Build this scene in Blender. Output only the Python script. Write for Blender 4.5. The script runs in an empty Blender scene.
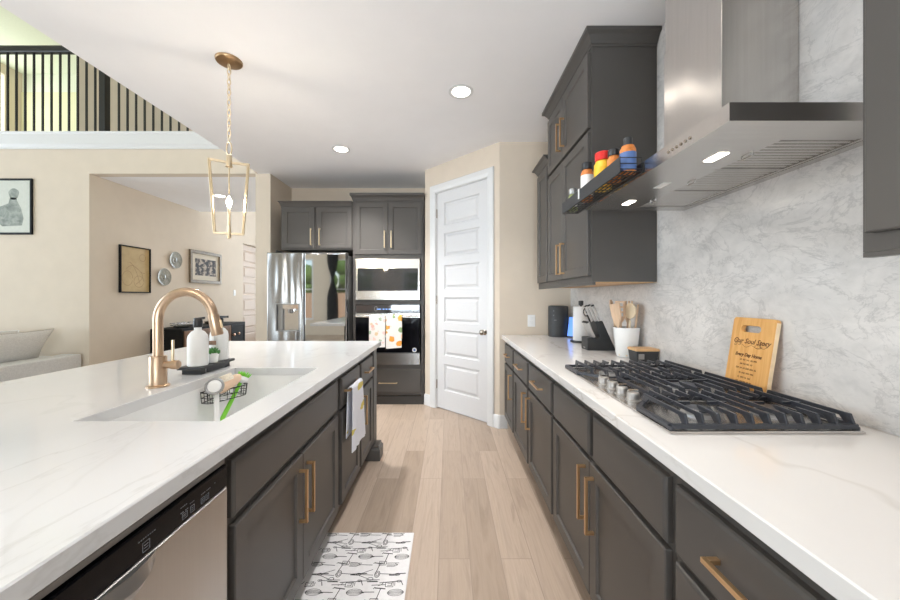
import bpy, bmesh, math, random
from mathutils import Vector, Matrix, Euler
random.seed(7)
SC = bpy.context.scene
COL = SC.collection
R = math.radians

# ------------------------------------------------------------------ camera
cam_d = bpy.data.cameras.new('camera')
cam = bpy.data.objects.new('camera', cam_d)
COL.objects.link(cam)
cam.location = (0, 0, 1.284)
cam.rotation_euler = (R(90), 0, 0)
cam_d.sensor_width = 36.0
cam_d.lens = 14.2
cam_d.shift_x = 0.0019
cam_d.shift_y = -0.0033
cam_d.clip_start = 0.05
SC.camera = cam

# ------------------------------------------------------------------ view, sky, sun, daylight and added fill at the windows
SC.view_settings.view_transform = 'Standard'
SC.view_settings.look = 'None'
SC.view_settings.exposure = 0.36
SC.view_settings.gamma = 1.0
SC.view_settings.use_curve_mapping = False
SC.cycles.max_bounces = 10
SC.cycles.diffuse_bounces = 6
SC.cycles.glossy_bounces = 5
SC.cycles.sample_clamp_indirect = 6.0

world = bpy.data.worlds.new('sky')
SC.world = world
world.use_nodes = True
wn = world.node_tree.nodes
bg = wn['Background']
sky = wn.new('ShaderNodeTexSky')
sky.sky_type = 'NISHITA'
sky.sun_disc = False
sky.sun_elevation = R(50)
sky.sun_rotation = R(20)
world.node_tree.links.new(sky.outputs['Color'], bg.inputs['Color'])
bg.inputs['Strength'].default_value = 0.16

def lamp(name, kind, loc, rot, energy, color, **kw):
    d = bpy.data.lights.new(name, kind)
    d.energy = energy
    d.color = color
    for k, v in kw.items():
        setattr(d, k, v)
    o = bpy.data.objects.new(name, d)
    o.location = loc
    o.rotation_euler = rot
    COL.objects.link(o)
    return o

lamp('sun', 'SUN', (0, 12, 14), (R(-38), R(12), 0), 2.6, (1, .96, .9), angle=R(1))
DAY = (.79, 0.905, 1.0)
# daylight through the tall living room windows (left) and loft; back and foyer lamps are added fill
lamp('daylight_living', 'AREA', (-9.12, 0.4, 2.3), (0, R(-100), 0), 410, DAY, shape='RECTANGLE', size=3.8, size_y=6.4)
lamp('back_bounce_fill', 'AREA', (-0.55, -4.12, .80), (R(140), 0, 0), 190, DAY, shape='RECTANGLE', size=3.0, size_y=1.3)  # added fill, aimed up so the ceiling behind the camera bounces it
lamp('foyer_fill', 'AREA', (-3.4, 9.32, 2.1), (R(-90), 0, 0), 110, DAY, shape='RECTANGLE', size=1.5, size_y=3.4)  # added behind an unseen window to brighten the dark hall
lamp('daylight_loft', 'AREA', (-9.12, 6.4, 5.0), (0, R(-90), 0), 26, (.95, 1, .93), shape='RECTANGLE', size=1.6, size_y=1.6)

# ------------------------------------------------------------------ materials
MATS = {}
def nodes_of(name):
    m = bpy.data.materials.new(name)
    m.use_nodes = True
    nt = m.node_tree
    b = nt.nodes['Principled BSDF']
    return m, nt, b

def paint(name, col, rough=0.5, metal=0.0, noise=0.0, nscale=40.0, bump=0.0, coat=0.0, aniso=0.0, stretch=None, spec=None):
    m, nt, b = nodes_of(name)
    b.inputs['Base Color'].default_value = (*col, 1)
    b.inputs['Roughness'].default_value = rough
    b.inputs['Metallic'].default_value = metal
    if coat: b.inputs['Coat Weight'].default_value = coat
    if spec is not None: b.inputs['Specular IOR Level'].default_value = spec
    tc = nt.nodes.new('ShaderNodeTexCoord')
    mp = nt.nodes.new('ShaderNodeMapping')
    if stretch: mp.inputs['Scale'].default_value = stretch
    nt.links.new(tc.outputs['Object'], mp.inputs['Vector'])
    nz = nt.nodes.new('ShaderNodeTexNoise')
    nz.inputs['Scale'].default_value = nscale
    nz.inputs['Detail'].default_value = 4
    nt.links.new(mp.outputs['Vector'], nz.inputs['Vector'])
    if noise:
        r = nt.nodes.new('ShaderNodeValToRGB')
        r.color_ramp.elements[0].position = 0.3
        r.color_ramp.elements[1].position = 0.7
        r.color_ramp.elements[0].color = (*[max(0, c * (1 - noise)) for c in col], 1)
        r.color_ramp.elements[1].color = (*[min(1, c * (1 + noise)) for c in col], 1)
        nt.links.new(nz.outputs['Fac'], r.inputs['Fac'])
        nt.links.new(r.outputs['Color'], b.inputs['Base Color'])
    if bump:
        bp = nt.nodes.new('ShaderNodeBump')
        bp.inputs['Strength'].default_value = bump
        bp.inputs['Distance'].default_value = 0.002
        nt.links.new(nz.outputs['Fac'], bp.inputs['Height'])
        nt.links.new(bp.outputs['Normal'], b.inputs['Normal'])
    MATS[name] = m
    return m

def emit(name, col, strength):
    m, nt, b = nodes_of(name)
    b.inputs['Base Color'].default_value = (*col, 1)
    b.inputs['Emission Color'].default_value = (*col, 1)
    b.inputs['Emission Strength'].default_value = strength
    MATS[name] = m
    return m

def glass(name, tint=(1, 1, 1), gloss=0.08, rough=0.0):
    m = bpy.data.materials.new(name)
    m.use_nodes = True
    nt = m.node_tree
    nt.nodes.clear()
    o = nt.nodes.new('ShaderNodeOutputMaterial')
    t = nt.nodes.new('ShaderNodeBsdfTransparent')
    t.inputs['Color'].default_value = (*tint, 1)
    g = nt.nodes.new('ShaderNodeBsdfGlossy')
    g.inputs['Roughness'].default_value = rough
    mx = nt.nodes.new('ShaderNodeMixShader')
    fr = nt.nodes.new('ShaderNodeFresnel')
    fr.inputs['IOR'].default_value = 1.45
    nt.links.new(fr.outputs[0], mx.inputs['Fac'])
    nt.links.new(t.outputs[0], mx.inputs[1])
    nt.links.new(g.outputs[0], mx.inputs[2])
    nt.links.new(mx.outputs[0], o.inputs['Surface'])
    MATS[name] = m
    return m

def ramp(nt, fac, stops):
    r = nt.nodes.new('ShaderNodeValToRGB')
    e = r.color_ramp.elements
    while len(e) < len(stops): e.new(0.5)
    for k, (p, c) in enumerate(stops):
        e[k].position = p
        e[k].color = (*c, 1)
    nt.links.new(fac, r.inputs['Fac'])
    return r.outputs['Color']

def mixc(nt, fac, a, b, mode='MIX'):
    n = nt.nodes.new('ShaderNodeMix')
    n.data_type = 'RGBA'
    n.blend_type = mode
    for s, v in ((n.inputs[0], fac), (n.inputs[6], a), (n.inputs[7], b)):
        if isinstance(v, bpy.types.NodeSocket): nt.links.new(v, s)
        elif isinstance(v, (int, float)): s.default_value = v
        else: s.default_value = (*v, 1)
    return n.outputs[2]

def coords(nt, scale=(1, 1, 1), rot=(0, 0, 0), loc=(0, 0, 0)):
    tc = nt.nodes.new('ShaderNodeTexCoord')
    mp = nt.nodes.new('ShaderNodeMapping')
    mp.inputs['Scale'].default_value = scale
    mp.inputs['Rotation'].default_value = rot
    mp.inputs['Location'].default_value = loc
    nt.links.new(tc.outputs['Object'], mp.inputs['Vector'])
    return mp.outputs['Vector']

def noise(nt, vec, scale, detail=5, rough=0.55, dist=0.0):
    n = nt.nodes.new('ShaderNodeTexNoise')
    n.inputs['Scale'].default_value = scale
    n.inputs['Detail'].default_value = detail
    n.inputs['Roughness'].default_value = rough
    n.inputs['Distortion'].default_value = dist
    nt.links.new(vec, n.inputs['Vector'])
    return n.outputs['Fac']

def veins(nt, vec, scale, width, detail=6, rough=0.6, dist=0.6):
    """thin lines where a noise field crosses its middle value; 1 on the line, 0 off it"""
    f = noise(nt, vec, scale, detail, rough, dist)
    a = nt.nodes.new('ShaderNodeMath'); a.operation = 'SUBTRACT'; a.inputs[1].default_value = 0.5
    nt.links.new(f, a.inputs[0])
    b = nt.nodes.new('ShaderNodeMath'); b.operation = 'ABSOLUTE'
    nt.links.new(a.outputs[0], b.inputs[0])
    mr = nt.nodes.new('ShaderNodeMapRange')
    mr.inputs['From Min'].default_value = 0.0
    mr.inputs['From Max'].default_value = width
    mr.inputs['To Min'].default_value = 1.0
    mr.inputs['To Max'].default_value = 0.0
    nt.links.new(b.outputs[0], mr.inputs['Value'])
    return mr.outputs['Result']

def mul(nt, a, b):
    m = nt.nodes.new('ShaderNodeMath'); m.operation = 'MULTIPLY'
    for s, v in ((m.inputs[0], a), (m.inputs[1], b)):
        if isinstance(v, bpy.types.NodeSocket): nt.links.new(v, s)
        else: s.default_value = v
    return m.outputs[0]

def quartz(name, base, vein, strength, rot=0.5):
    m, nt, b = nodes_of(name)
    v = coords(nt, (1.5, .55, 1.0), (0, 0, rot))
    l1 = veins(nt, v, 0.95, 0.0075, 8, 0.60, 0.35)
    mask = noise(nt, v, 1.6, 2)
    mk = ramp(nt, mask, [(0.40, (0, 0, 0)), (0.62, (1, 1, 1))])
    l2 = veins(nt, coords(nt, (.7, .45, 1), (0, 0, rot + .5), (3, 1, 0)), 1.7, 0.009, 4, 0.5, 0.2)
    c = mixc(nt, mul(nt, mul(nt, l1, mk), strength), base, vein)
    c = mixc(nt, mul(nt, l2, strength * .35), c, vein)
    cl = ramp(nt, noise(nt, v, 3.0, 3), [(0.3, (.97, .97, .97)), (0.7, (1, 1, 1))])
    c = mixc(nt, 1.0, c, cl, 'MULTIPLY')
    nt.links.new(c, b.inputs['Base Color'])
    b.inputs['Roughness'].default_value = 0.12
    MATS[name] = m
    return m

def carrara(name):
    m, nt, b = nodes_of(name)
    v = coords(nt, (1, 1, 1.6), (R(35), 0, 0))
    cloud = ramp(nt, noise(nt, v, 2.6, 8, 0.66, 0.5), [(0.30, (.56, .545, .53)), (0.60, (.74, .71, .685))])
    fine = ramp(nt, noise(nt, v, 11, 7, 0.7, 0.8), [(0.30, (.80, .80, .80)), (0.55, (1, 1, 1))])
    c = mixc(nt, 0.55, cloud, fine, 'MULTIPLY')
    l1 = veins(nt, coords(nt, (1, 1.0, 1.9), (R(38), 0, 0)), 3.0, 0.016, 8, 0.62, 0.8)
    c = mixc(nt, mul(nt, l1, 0.34), c, (.30, .29, .29))
    l2 = veins(nt, coords(nt, (1, 1.0, 1.6), (R(48), 0, 0), (2, 5, 1)), 5.0, 0.014, 8, 0.66, 0.9)
    c = mixc(nt, mul(nt, l2, 0.28), c, (.33, .32, .32))
    # thin joint lines between the slabs
    nt.links.new(c, b.inputs['Base Color'])
    b.inputs['Roughness'].default_value = 0.16
    MATS[name] = m
    return m

def planks(name):
    m, nt, b = nodes_of(name)
    v = coords(nt, (1, 1, 1), (0, 0, R(90)), (0.07, 0.35, 0))
    br = nt.nodes.new('ShaderNodeTexBrick')
    br.offset = 0.37
    br.offset_frequency = 2
    br.inputs['Scale'].default_value = 1.0
    br.inputs['Brick Width'].default_value = 1.22
    br.inputs['Row Height'].default_value = 0.152
    br.inputs['Mortar Size'].default_value = 0.0016
    br.inputs['Mortar Smooth'].default_value = 0.1
    br.inputs['Bias'].default_value = 0.0
    br.inputs['Color1'].default_value = (0, 0, 0, 1)
    br.inputs['Color2'].default_value = (1, 1, 1, 1)
    br.inputs['Mortar'].default_value = (.5, .5, .5, 1)
    nt.links.new(v, br.inputs['Vector'])
    tone = ramp(nt, br.outputs['Color'], [(0.0, (.395, .303, .230)), (0.5, (.46, .358, .278)), (1.0, (.525, .415, .328))])
    # grain runs with the plank and is shifted from board to board
    sh = nt.nodes.new('ShaderNodeVectorMath'); sh.operation = 'ADD'
    sc = nt.nodes.new('ShaderNodeVectorMath'); sc.operation = 'SCALE'
    sc.inputs['Scale'].default_value = 13.0
    nt.links.new(br.outputs['Color'], sc.inputs[0])
    g0 = coords(nt, (9.0, 0.75, 1.0))
    nt.links.new(g0, sh.inputs[0]); nt.links.new(sc.outputs[0], sh.inputs[1])
    g = noise(nt, sh.outputs[0], 2.4, 7, 0.62, 1.4)
    gr = ramp(nt, g, [(0.30, (.74, .72, .70)), (0.52, (1, 1, 1)), (0.72, (.86, .84, .82))])
    c = mixc(nt, 0.8, tone, gr, 'MULTIPLY')
    fine = ramp(nt, noise(nt, coords(nt, (120, 3, 1)), 1.0, 3), [(0.35, (.88, .88, .88)), (0.65, (1, 1, 1))])
    c = mixc(nt, 0.6, c, fine, 'MULTIPLY')
    c = mixc(nt, br.outputs['Fac'], c, (.30, .23, .18))
    nt.links.new(c, b.inputs['Base Color'])
    b.inputs['Roughness'].default_value = 0.38
    MATS[name] = m
    return m

def fabric(name, col, dark=0.85, scale=260):
    m, nt, b = nodes_of(name)
    v = coords(nt)
    w1 = noise(nt, coords(nt, (1, 1, .15)), scale, 2)
    w2 = noise(nt, coords(nt, (.15, .15, 1)), scale, 2)
    c = ramp(nt, mul(nt, w1, w2), [(0.16, tuple(x * dark for x in col)), (0.34, col)])
    nt.links.new(c, b.inputs['Base Color'])
    b.inputs['Roughness'].default_value = 0.95
    bp = nt.nodes.new('ShaderNodeBump'); bp.inputs['Strength'].default_value = 0.3; bp.inputs['Distance'].default_value = 0.002
    nt.links.new(mul(nt, w1, w2), bp.inputs['Height']); nt.links.new(bp.outputs['Normal'], b.inputs['Normal'])
    MATS[name] = m
    return m

def printed(name, ground, spots, scale, thr=0.33, rnd=1.0):
    """cloth with scattered coloured motifs; spots = list of (threshold on cell value, colour)"""
    m, nt, b = nodes_of(name)
    v = coords(nt, (1, .3, 1))
    wob = nt.nodes.new('ShaderNodeTexNoise'); wob.inputs['Scale'].default_value = scale * 2.5
    nt.links.new(v, wob.inputs['Vector'])
    ad = nt.nodes.new('ShaderNodeVectorMath'); ad.operation = 'MULTIPLY_ADD'
    ad.inputs[1].default_value = (.5 / scale,) * 3
    nt.links.new(wob.outputs['Color'], ad.inputs[0]); nt.links.new(v, ad.inputs[2])
    vo = nt.nodes.new('ShaderNodeTexVoronoi')
    vo.inputs['Scale'].default_value = scale
    vo.inputs['Randomness'].default_value = rnd
    nt.links.new(ad.outputs[0], vo.inputs['Vector'])
    sep = nt.nodes.new('ShaderNodeSeparateColor')
    nt.links.new(vo.outputs['Color'], sep.inputs[0])
    stops = []
    for t, c in spots: stops.append((t, c))
    r = nt.nodes.new('ShaderNodeValToRGB'); r.color_ramp.interpolation = 'CONSTANT'
    e = r.color_ramp.elements
    while len(e) < len(stops): e.new(0.5)
    for k, (p, c) in enumerate(stops):
        e[k].position = p; e[k].color = (*c, 1)
    nt.links.new(sep.outputs[0], r.inputs['Fac'])
    lt = nt.nodes.new('ShaderNodeMath'); lt.operation = 'LESS_THAN'; lt.inputs[1].default_value = thr
    nt.links.new(vo.outputs['Distance'], lt.inputs[0])
    c = mixc(nt, lt.outputs[0], ground, r.outputs['Color'])
    nt.links.new(c, b.inputs['Base Color'])
    b.inputs['Roughness'].default_value = 0.95
    MATS[name] = m
    return m

def bands(name, stops, scale, rough=0.5, axis=(1, 1, 1), detail=6, dist=0.5):
    """mottled material from one noise field"""
    m, nt, b = nodes_of(name)
    c = ramp(nt, noise(nt, coords(nt, axis), scale, detail, 0.6, dist), stops)
    nt.links.new(c, b.inputs['Base Color'])
    b.inputs['Roughness'].default_value = rough
    MATS[name] = m
    return m

def brushed(name, col, rough=0.28, stretch=(2, 2, 200), amt=0.06, wave=0.0):
    m, nt, b = nodes_of(name)
    b.inputs['Metallic'].default_value = 1.0
    n = noise(nt, coords(nt, stretch), 1.0, 3)
    c = ramp(nt, n, [(0.3, tuple(x * (1 - amt) for x in col)), (0.7, tuple(min(1, x * (1 + amt)) for x in col))])
    nt.links.new(c, b.inputs['Base Color'])
    b.inputs['Roughness'].default_value = rough
    if wave:
        w = noise(nt, coords(nt, (1.5, 1, .30)), 3.2, 1)
        bp = nt.nodes.new('ShaderNodeBump'); bp.inputs['Strength'].default_value = min(1, wave); bp.inputs['Distance'].default_value = 0.05 if wave < .5 else 0.14
        nt.links.new(w, bp.inputs['Height']); nt.links.new(bp.outputs['Normal'], b.inputs['Normal'])
    MATS[name] = m
    return m

WALLC = (.69, .60, .495)
paint('wall_paint', WALLC, .85, noise=.02, nscale=6, bump=.15)
paint('loft_green_light', (.84, .88, .76), .9, noise=.02)  # green cast of window light is put into this wall and ceiling colour
paint('loft_yellow', (.86, .85, .60), .9, noise=.02)
paint('ceiling_paint', (.90, .89, .905), .9, noise=.01, nscale=5, bump=.1)
paint('white_trim', (.72, .72, .72), .4, noise=.01)
paint("white_door", (.66, .655, .66), .38, noise=.01)
paint('door_peach_light', (.58, .45, .35), .5, noise=.01)  # white door; the peach light on it is put into the colour
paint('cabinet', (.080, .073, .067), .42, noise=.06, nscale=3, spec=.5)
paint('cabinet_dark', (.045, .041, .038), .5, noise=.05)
paint('maple', (.62, .38, .19), .5, noise=.12, nscale=6, stretch=(1, 8, 1))
planks('plank_floor')
quartz('island_quartz', (.70, .70, .705), (.46, .45, .43), .42, .5)
quartz('counter_quartz', (.71, .69, .67), (.43, .385, .33), .7, .12)
carrara('carrara')
brushed('stainless', (.60, .575, .55), .27, (3, 220, 220), .05)
brushed('stainless_vertical', (.56, .545, .53), .34, (420, 420, 3), .02)
brushed('fridge_steel', (.36, .355, .35), .27, (2, 2, 120), .03, wave=1.0)
brushed('oven_steel', (.74, .72, .70), .2, (2, 120, 120), .03)
brushed('chimney_steel', (.60, .575, .55), .23, (120, 120, 2), .04, wave=.35)
brushed('brass', (.76, .50, .27), .3, (60, 60, 4), .05)
brushed('champagne', (.55, .395, .275), .34, (90, 90, 3), .05)
brushed('pale_brass', (.80, .66, .46), .3, (60, 60, 3), .05)
brushed('bronze_canopy', (.45, .30, .17), .35, (20, 20, 20), .08)
paint('chrome', (.82, .81, .80), .12, metal=1, noise=.01)
paint('light_steel', (.50, .48, .46), .32, metal=.85, noise=.02)
paint('pale_steel', (.66, .64, .62), .35, metal=.6, noise=.02)
paint('nickel', (.42, .36, .30), .25, metal=1, noise=.02)
paint('iron', (.034, .037, .046), .33, noise=.15, nscale=120, bump=.3)
paint('black_metal', (.02, .02, .021), .4, noise=.1)
paint('black_plastic', (.018, .018, .02), .35, noise=.1)
paint('black_wood', (.010, .010, .011), .6, noise=.2, nscale=10, stretch=(1, 1, 10), spec=.2)
paint('black_glass', (.006, .006, .008), .03, noise=.05, spec=.16)
paint('smoke_glass', (.03, .03, .033), .03, noise=.05, coat=1.0)
m_, nt_, b_ = nodes_of('mirror_glass'); b_.inputs['Base Color'].default_value = (.66, .66, .66, 1); b_.inputs['Metallic'].default_value = 1; b_.inputs['Roughness'].default_value = .03; MATS['mirror_glass'] = m_
paint('slate_black', (.035, .037, .040), .5, noise=.2, nscale=12)
paint('white_ceramic', (.86, .86, .85), .25, noise=.01)
paint('matte_white', (.83, .83, .82), .5, noise=.01)
paint('porcelain', (.84, .84, .835), .2, noise=.01)
paint('paper', (.88, .87, .86), .95, noise=.02, nscale=200, bump=.5)
paint('pale_text', (.20, .21, .23), .6)
paint('ink', (.03, .03, .03), .8)
paint('engraving', (.16, .07, .025), .8)
paint('sepia_ink', (.36, .24, .11), .8)
bands('bamboo', [(0.25, (.60, .28, .075)), (0.5, (.72, .38, .12)), (0.75, (.80, .46, .17))], 9, .45, (1, 7, .5), 3)
paint('bamboo_edge', (.86, .66, .42), .5, noise=.08, nscale=30)
paint('beech', (.66, .47, .32), .6, noise=.12, nscale=8, stretch=(6, 6, 1))
paint('pale_wood', (.82, .68, .48), .6, noise=.06, nscale=10)
paint('butter_lid', (.72, .44, .22), .5, noise=.12, nscale=9, stretch=(1, 8, 1))
paint('green_plastic', (.20, .62, .04), .4, noise=.03)
paint('pale_green', (.55, .80, .45), .6, noise=.05)
paint('leaf', (.10, .30, .08), .5, noise=.3, nscale=60)
paint('sponge_wood', (.78, .56, .40), .7, noise=.08, nscale=25)
paint('bristle', (.80, .72, .60), .9, noise=.15, nscale=150, bump=.6)
paint('grey_metal', (.38, .38, .38), .4, metal=.8, noise=.05)
fabric('sofa_cloth', (.74, .73, .71))
fabric('pillow_cloth', (.80, .78, .75))
fabric('pillow_tan', (.52, .46, .40))
fabric('rug_cloth', (.83, .81, .81), .93, 300)
printed('towel_oranges', (.86, .84, .80), [(0, (.86, .36, .06)), (.45, (.88, .47, .10)), (.62, (.30, .42, .20)), (.82, (.90, .62, .42))], 12, .40)
printed('towel_flowers', (.87, .84, .81), [(0, (.84, .52, .44)), (.35, (.88, .66, .60)), (.6, (.42, .52, .38)), (.78, (.80, .62, .40))], 17, .36)
printed('towel_lemons', (.82, .83, .90), [(0, (.74, .60, .16)), (.45, (.80, .70, .32)), (.55, (.82, .83, .90))], 13, .27)
bands('print_grey', [(0.30, (.16, .19, .17)), (0.5, (.30, .33, .30)), (0.7, (.44, .46, .42))], 14, .8)
paint('print_paper', (.62, .64, .58), .8, noise=.03)
bands('gold_canvas', [(0.3, (.44, .31, .13)), (0.7, (.56, .41, .20))], 5, .5)
paint('mat_cream', (.66, .60, .50), .85, noise=.02)
bands('sepia_print', [(0.46, (.02, .018, .02)), (0.52, (.16, .13, .11)), (0.60, (.50, .42, .34))], 12, .7, (1, 1, 1.3), 3, .2)
bands('brown_frame', [(0.3, (.13, .095, .055)), (0.7, (.24, .185, .115))], 40, .4)
bands('carved_brown', [(0.3, (.16, .085, .05)), (0.7, (.34, .20, .13))], 22, .5, (1, 1, .4))
bands('plate_glass', [(0.35, (.21, .21, .18)), (0.65, (.38, .375, .33))], 18, .25)
paint('copper', (.75, .48, .36), .3, metal=1, noise=.03)
paint('silver_leaf', (.62, .64, .67), .25, metal=.8, noise=.2, nscale=30)
paint('black_cloth', (.012, .012, .013), .9, noise=.2, nscale=90)
paint('red_plastic', (.70, .02, .015), .35, noise=.03)
paint('spice_yellow', (.86, .50, .03), .4, noise=.06)
paint('spice_orange', (.62, .20, .04), .45, noise=.25, nscale=80)
paint('spice_green', (.26, .30, .12), .5, noise=.25, nscale=80)
paint('label_white', (.80, .80, .78), .6, noise=.02)
paint('label_blue', (.09, .16, .36), .5, noise=.03)
paint('rail_black', (.018, .018, .016), .45, noise=.1)
paint('lawn', (.20, .26, .08), .95, noise=.35, nscale=3)
paint('dirt', (.46, .30, .18), .95, noise=.25, nscale=1.2)
bands('fence_wood', [(0.3, (.40, .27, .17)), (0.7, (.56, .40, .27))], 6, .8, (8, 8, .4))
bands('foliage', [(0.3, (.06, .12, .03)), (0.7, (.20, .30, .08))], 7, .8)
paint('house_brick', (.42, .30, .24), .9, noise=.2, nscale=8)
emit('lens_glow', (1.0, .93, .84), 9.0)
emit('hood_glow', (1.0, .93, .82), 14.0)
emit('bulb_glow', (1.0, .80, .52), 30.0)
emit('clock_blue', (.25, .45, 1.0), 1.2)
emit('screen_blue', (.12, .28, .85), .9)
glass('pane_glass')

# ------------------------------------------------------------------ mesh builder
def wm(o):
    m = Matrix.LocRotScale(o.location, o.rotation_euler, o.scale)
    return wm(o.parent) @ m if o.parent else m

class MB:
    def __init__(s, mat=None):
        s.v, s.f, s.M, s.sm = [], [], mat, []
    def add(s, vs, fs, smooth=True):
        n = len(s.v)
        if s.M is not None: vs = [s.M @ Vector(p) for p in vs]
        s.v += [tuple(p) for p in vs]
        s.f += [tuple(i + n for i in f) for f in fs]
        s.sm += [smooth and len(f) <= 4 for f in fs]
        return s
    def box(s, x0, x1, y0, y1, z0, z1):
        x0, x1 = sorted((x0, x1)); y0, y1 = sorted((y0, y1)); z0, z1 = sorted((z0, z1))
        return s.add([(x0, y0, z0), (x1, y0, z0), (x1, y1, z0), (x0, y1, z0), (x0, y0, z1), (x1, y0, z1), (x1, y1, z1), (x0, y1, z1)],
                     [(3, 2, 1, 0), (4, 5, 6, 7), (0, 1, 5, 4), (1, 2, 6, 5), (2, 3, 7, 6), (3, 0, 4, 7)], False)
    def loops(s, ls, cap0=True, cap1=True, close=True, smooth=True):
        n = len(ls[0]); vs = [p for l in ls for p in l]; fs = []
        for k in range(len(ls) - 1):
            for i in range(n if close else n - 1):
                j = (i + 1) % n
                fs.append((k * n + i, k * n + j, (k + 1) * n + j, (k + 1) * n + i))
        if cap0: fs.append(tuple(range(n - 1, -1, -1)))
        if cap1: fs.append(tuple((len(ls) - 1) * n + i for i in range(n)))
        return s.add(vs, fs, smooth)
    def rects(s, x0, x1, z0, z1, prof, cap0=True, cap1=True):
        """nested rectangles in the XZ plane, prof = [(inset, y), ...] from back to front"""
        ls = []
        for d, y in prof:
            ls.append([(x0 + d, y, z0 + d), (x1 - d, y, z0 + d), (x1 - d, y, z1 - d), (x0 + d, y, z1 - d)])
        return s.loops(ls, cap0, cap1, smooth=False)
    def slabs(s, x0, x1, y0, y1, prof, ex=(1, 1, 1, 1), cap0=True, cap1=True):
        """nested rectangles in the XY plane, prof = [(grow, z), ...]; ex says which of x0, x1, y0, y1 grow"""
        ls = []
        for g, z in prof:
            a, b, c, d = x0 - g * ex[0], x1 + g * ex[1], y0 - g * ex[2], y1 + g * ex[3]
            ls.append([(a, c, z), (b, c, z), (b, d, z), (a, d, z)])
        return s.loops(ls, cap0, cap1, smooth=False)
    def ring(s, outer, inner, h0, h1):
        """flat frame: outer and inner rectangle (x0,x1,y0,y1), between z h0 and h1"""
        def r(q, z): return [(q[0], q[2], z), (q[1], q[2], z), (q[1], q[3], z), (q[0], q[3], z)]
        return s.loops([r(inner, h0), r(outer, h0), r(outer, h1), r(inner, h1), r(inner, h0)], False, False, smooth=False)
    def prism(s, pts, a, b, axis='z'):
        def P(p, h):
            return {'z': (p[0], p[1], h), 'y': (p[0], h, p[1]), 'x': (h, p[0], p[1])}[axis]
        return s.loops([[P(p, a) for p in pts], [P(p, b) for p in pts]], smooth=False)
    def tube(s, pts, r, n=10, closed=False, caps=True):
        pts = [Vector(p) for p in pts]; ls = []; N = len(pts)
        rs = r if isinstance(r, (list, tuple)) else [r] * N
        up = None
        for i, p in enumerate(pts):
            if closed: d = pts[(i + 1) % N] - pts[(i - 1) % N]
            else: d = pts[min(i + 1, N - 1)] - pts[max(i - 1, 0)]
            d.normalize()
            if up is None:
                up = Vector((0, 0, 1)) if abs(d.z) < .9 else Vector((1, 0, 0))
            a = d.cross(up)
            if a.length < 1e-6: a = d.orthogonal()
            a.normalize(); b = a.cross(d).normalized(); up = b
            ls.append([p + (a * math.cos(2 * math.pi * k / n) + b * math.sin(2 * math.pi * k / n)) * rs[i] for k in range(n)])
        if closed:
            ls.append(ls[0]); return s.loops(ls, False, False)
        return s.loops(ls, caps, caps)
    def cyl(s, p0, p1, r0, r1=None, n=20):
        return s.tube([p0, p1], [r0, r0 if r1 is None else r1], n)
    def bar(s, p0, p1, w, h=None):
        """square bar between two points"""
        h = h or w
        p0, p1 = Vector(p0), Vector(p1); d = (p1 - p0).normalized()
        up = Vector((0, 0, 1)) if abs(d.z) < .95 else Vector((0, 1, 0))
        a = d.cross(up).normalized(); b = a.cross(d)
        q = [(-1, -1), (1, -1), (1, 1), (-1, 1)]
        return s.loops([[p + a * (u * w / 2) + b * (v * h / 2) for u, v in q] for p in (p0, p1)], smooth=False)
    def lathe(s, c, prof, n=24, axis='z'):
        ls = []
        for r, z in prof:
            l = []
            for k in range(n):
                t = 2 * math.pi * k / n
                x, y = r * math.cos(t), r * math.sin(t)
                l.append({'z': (c[0] + x, c[1] + y, c[2] + z), 'x': (c[0] + z, c[1] + x, c[2] + y), 'y': (c[0] + y, c[1] + z, c[2] + x)}[axis])
            ls.append(l)
        return s.loops(ls)
    def ball(s, c, r, n=14, sq=(1, 1, 1)):
        prof = [(r * math.sin(math.pi * k / n), -r * math.cos(math.pi * k / n)) for k in range(n + 1)]
        prof[0] = (r * .02, -r); prof[-1] = (r * .02, r)
        ls = []
        for rr, z in prof:
            ls.append([(c[0] + rr * sq[0] * math.cos(2 * math.pi * k / n), c[1] + rr * sq[1] * math.sin(2 * math.pi * k / n), c[2] + z * sq[2]) for k in range(n)])
        return s.loops(ls)
    def torus(s, c, R_, r, axis='z', n=18, m=8, sq=(1, 1)):
        pts = []
        for k in range(n):
            t = 2 * math.pi * k / n; a, b = R_ * sq[0] * math.cos(t), R_ * sq[1] * math.sin(t)
            pts.append({'z': (c[0] + a, c[1] + b, c[2]), 'x': (c[0], c[1] + a, c[2] + b), 'y': (c[0] + a, c[1], c[2] + b)}[axis])
        return s.tube(pts, r, m, True)
    def stroke(s, pts, w, O, U, V, t=0.0006):
        """flat ink line of width w along 2D pts on the plane O + a U + b V, with its own small thickness t"""
        O, U, V = Vector(O), Vector(U), Vector(V); N = U.cross(V).normalized() * t
        for (a, b), (c, d) in zip(pts, pts[1:]):
            e = Vector((c - a, d - b))
            if e.length < 1e-7: continue
            e.normalize(); q = Vector((-e.y, e.x)) * (w / 2)
            P = [(a + q.x, b + q.y), (c + q.x, d + q.y), (c - q.x, d - q.y), (a - q.x, b - q.y)]
            lo = [O + U * x + V * y for x, y in P]
            s.loops([lo, [p + N for p in lo]], smooth=False)
        return s
    def build(s, name, mat, parent=None, bevel=0.0, seg=2, frame='world', angle=35):
        me = bpy.data.meshes.new(name)
        vs = s.v
        if parent is not None and frame == 'world':
            inv = wm(parent).inverted()
            vs = [tuple(inv @ Vector(p)) for p in vs]
        me.from_pydata(vs, [], s.f)
        bm = bmesh.new(); bm.from_mesh(me)
        bmesh.ops.recalc_face_normals(bm, faces=bm.faces)
        bm.to_mesh(me); bm.free()
        me.set_sharp_from_angle(angle=R(angle))
        me.polygons.foreach_set('use_smooth', s.sm)
        me.materials.append(MATS[mat])
        o = bpy.data.objects.new(name, me)
        COL.objects.link(o)
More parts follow.
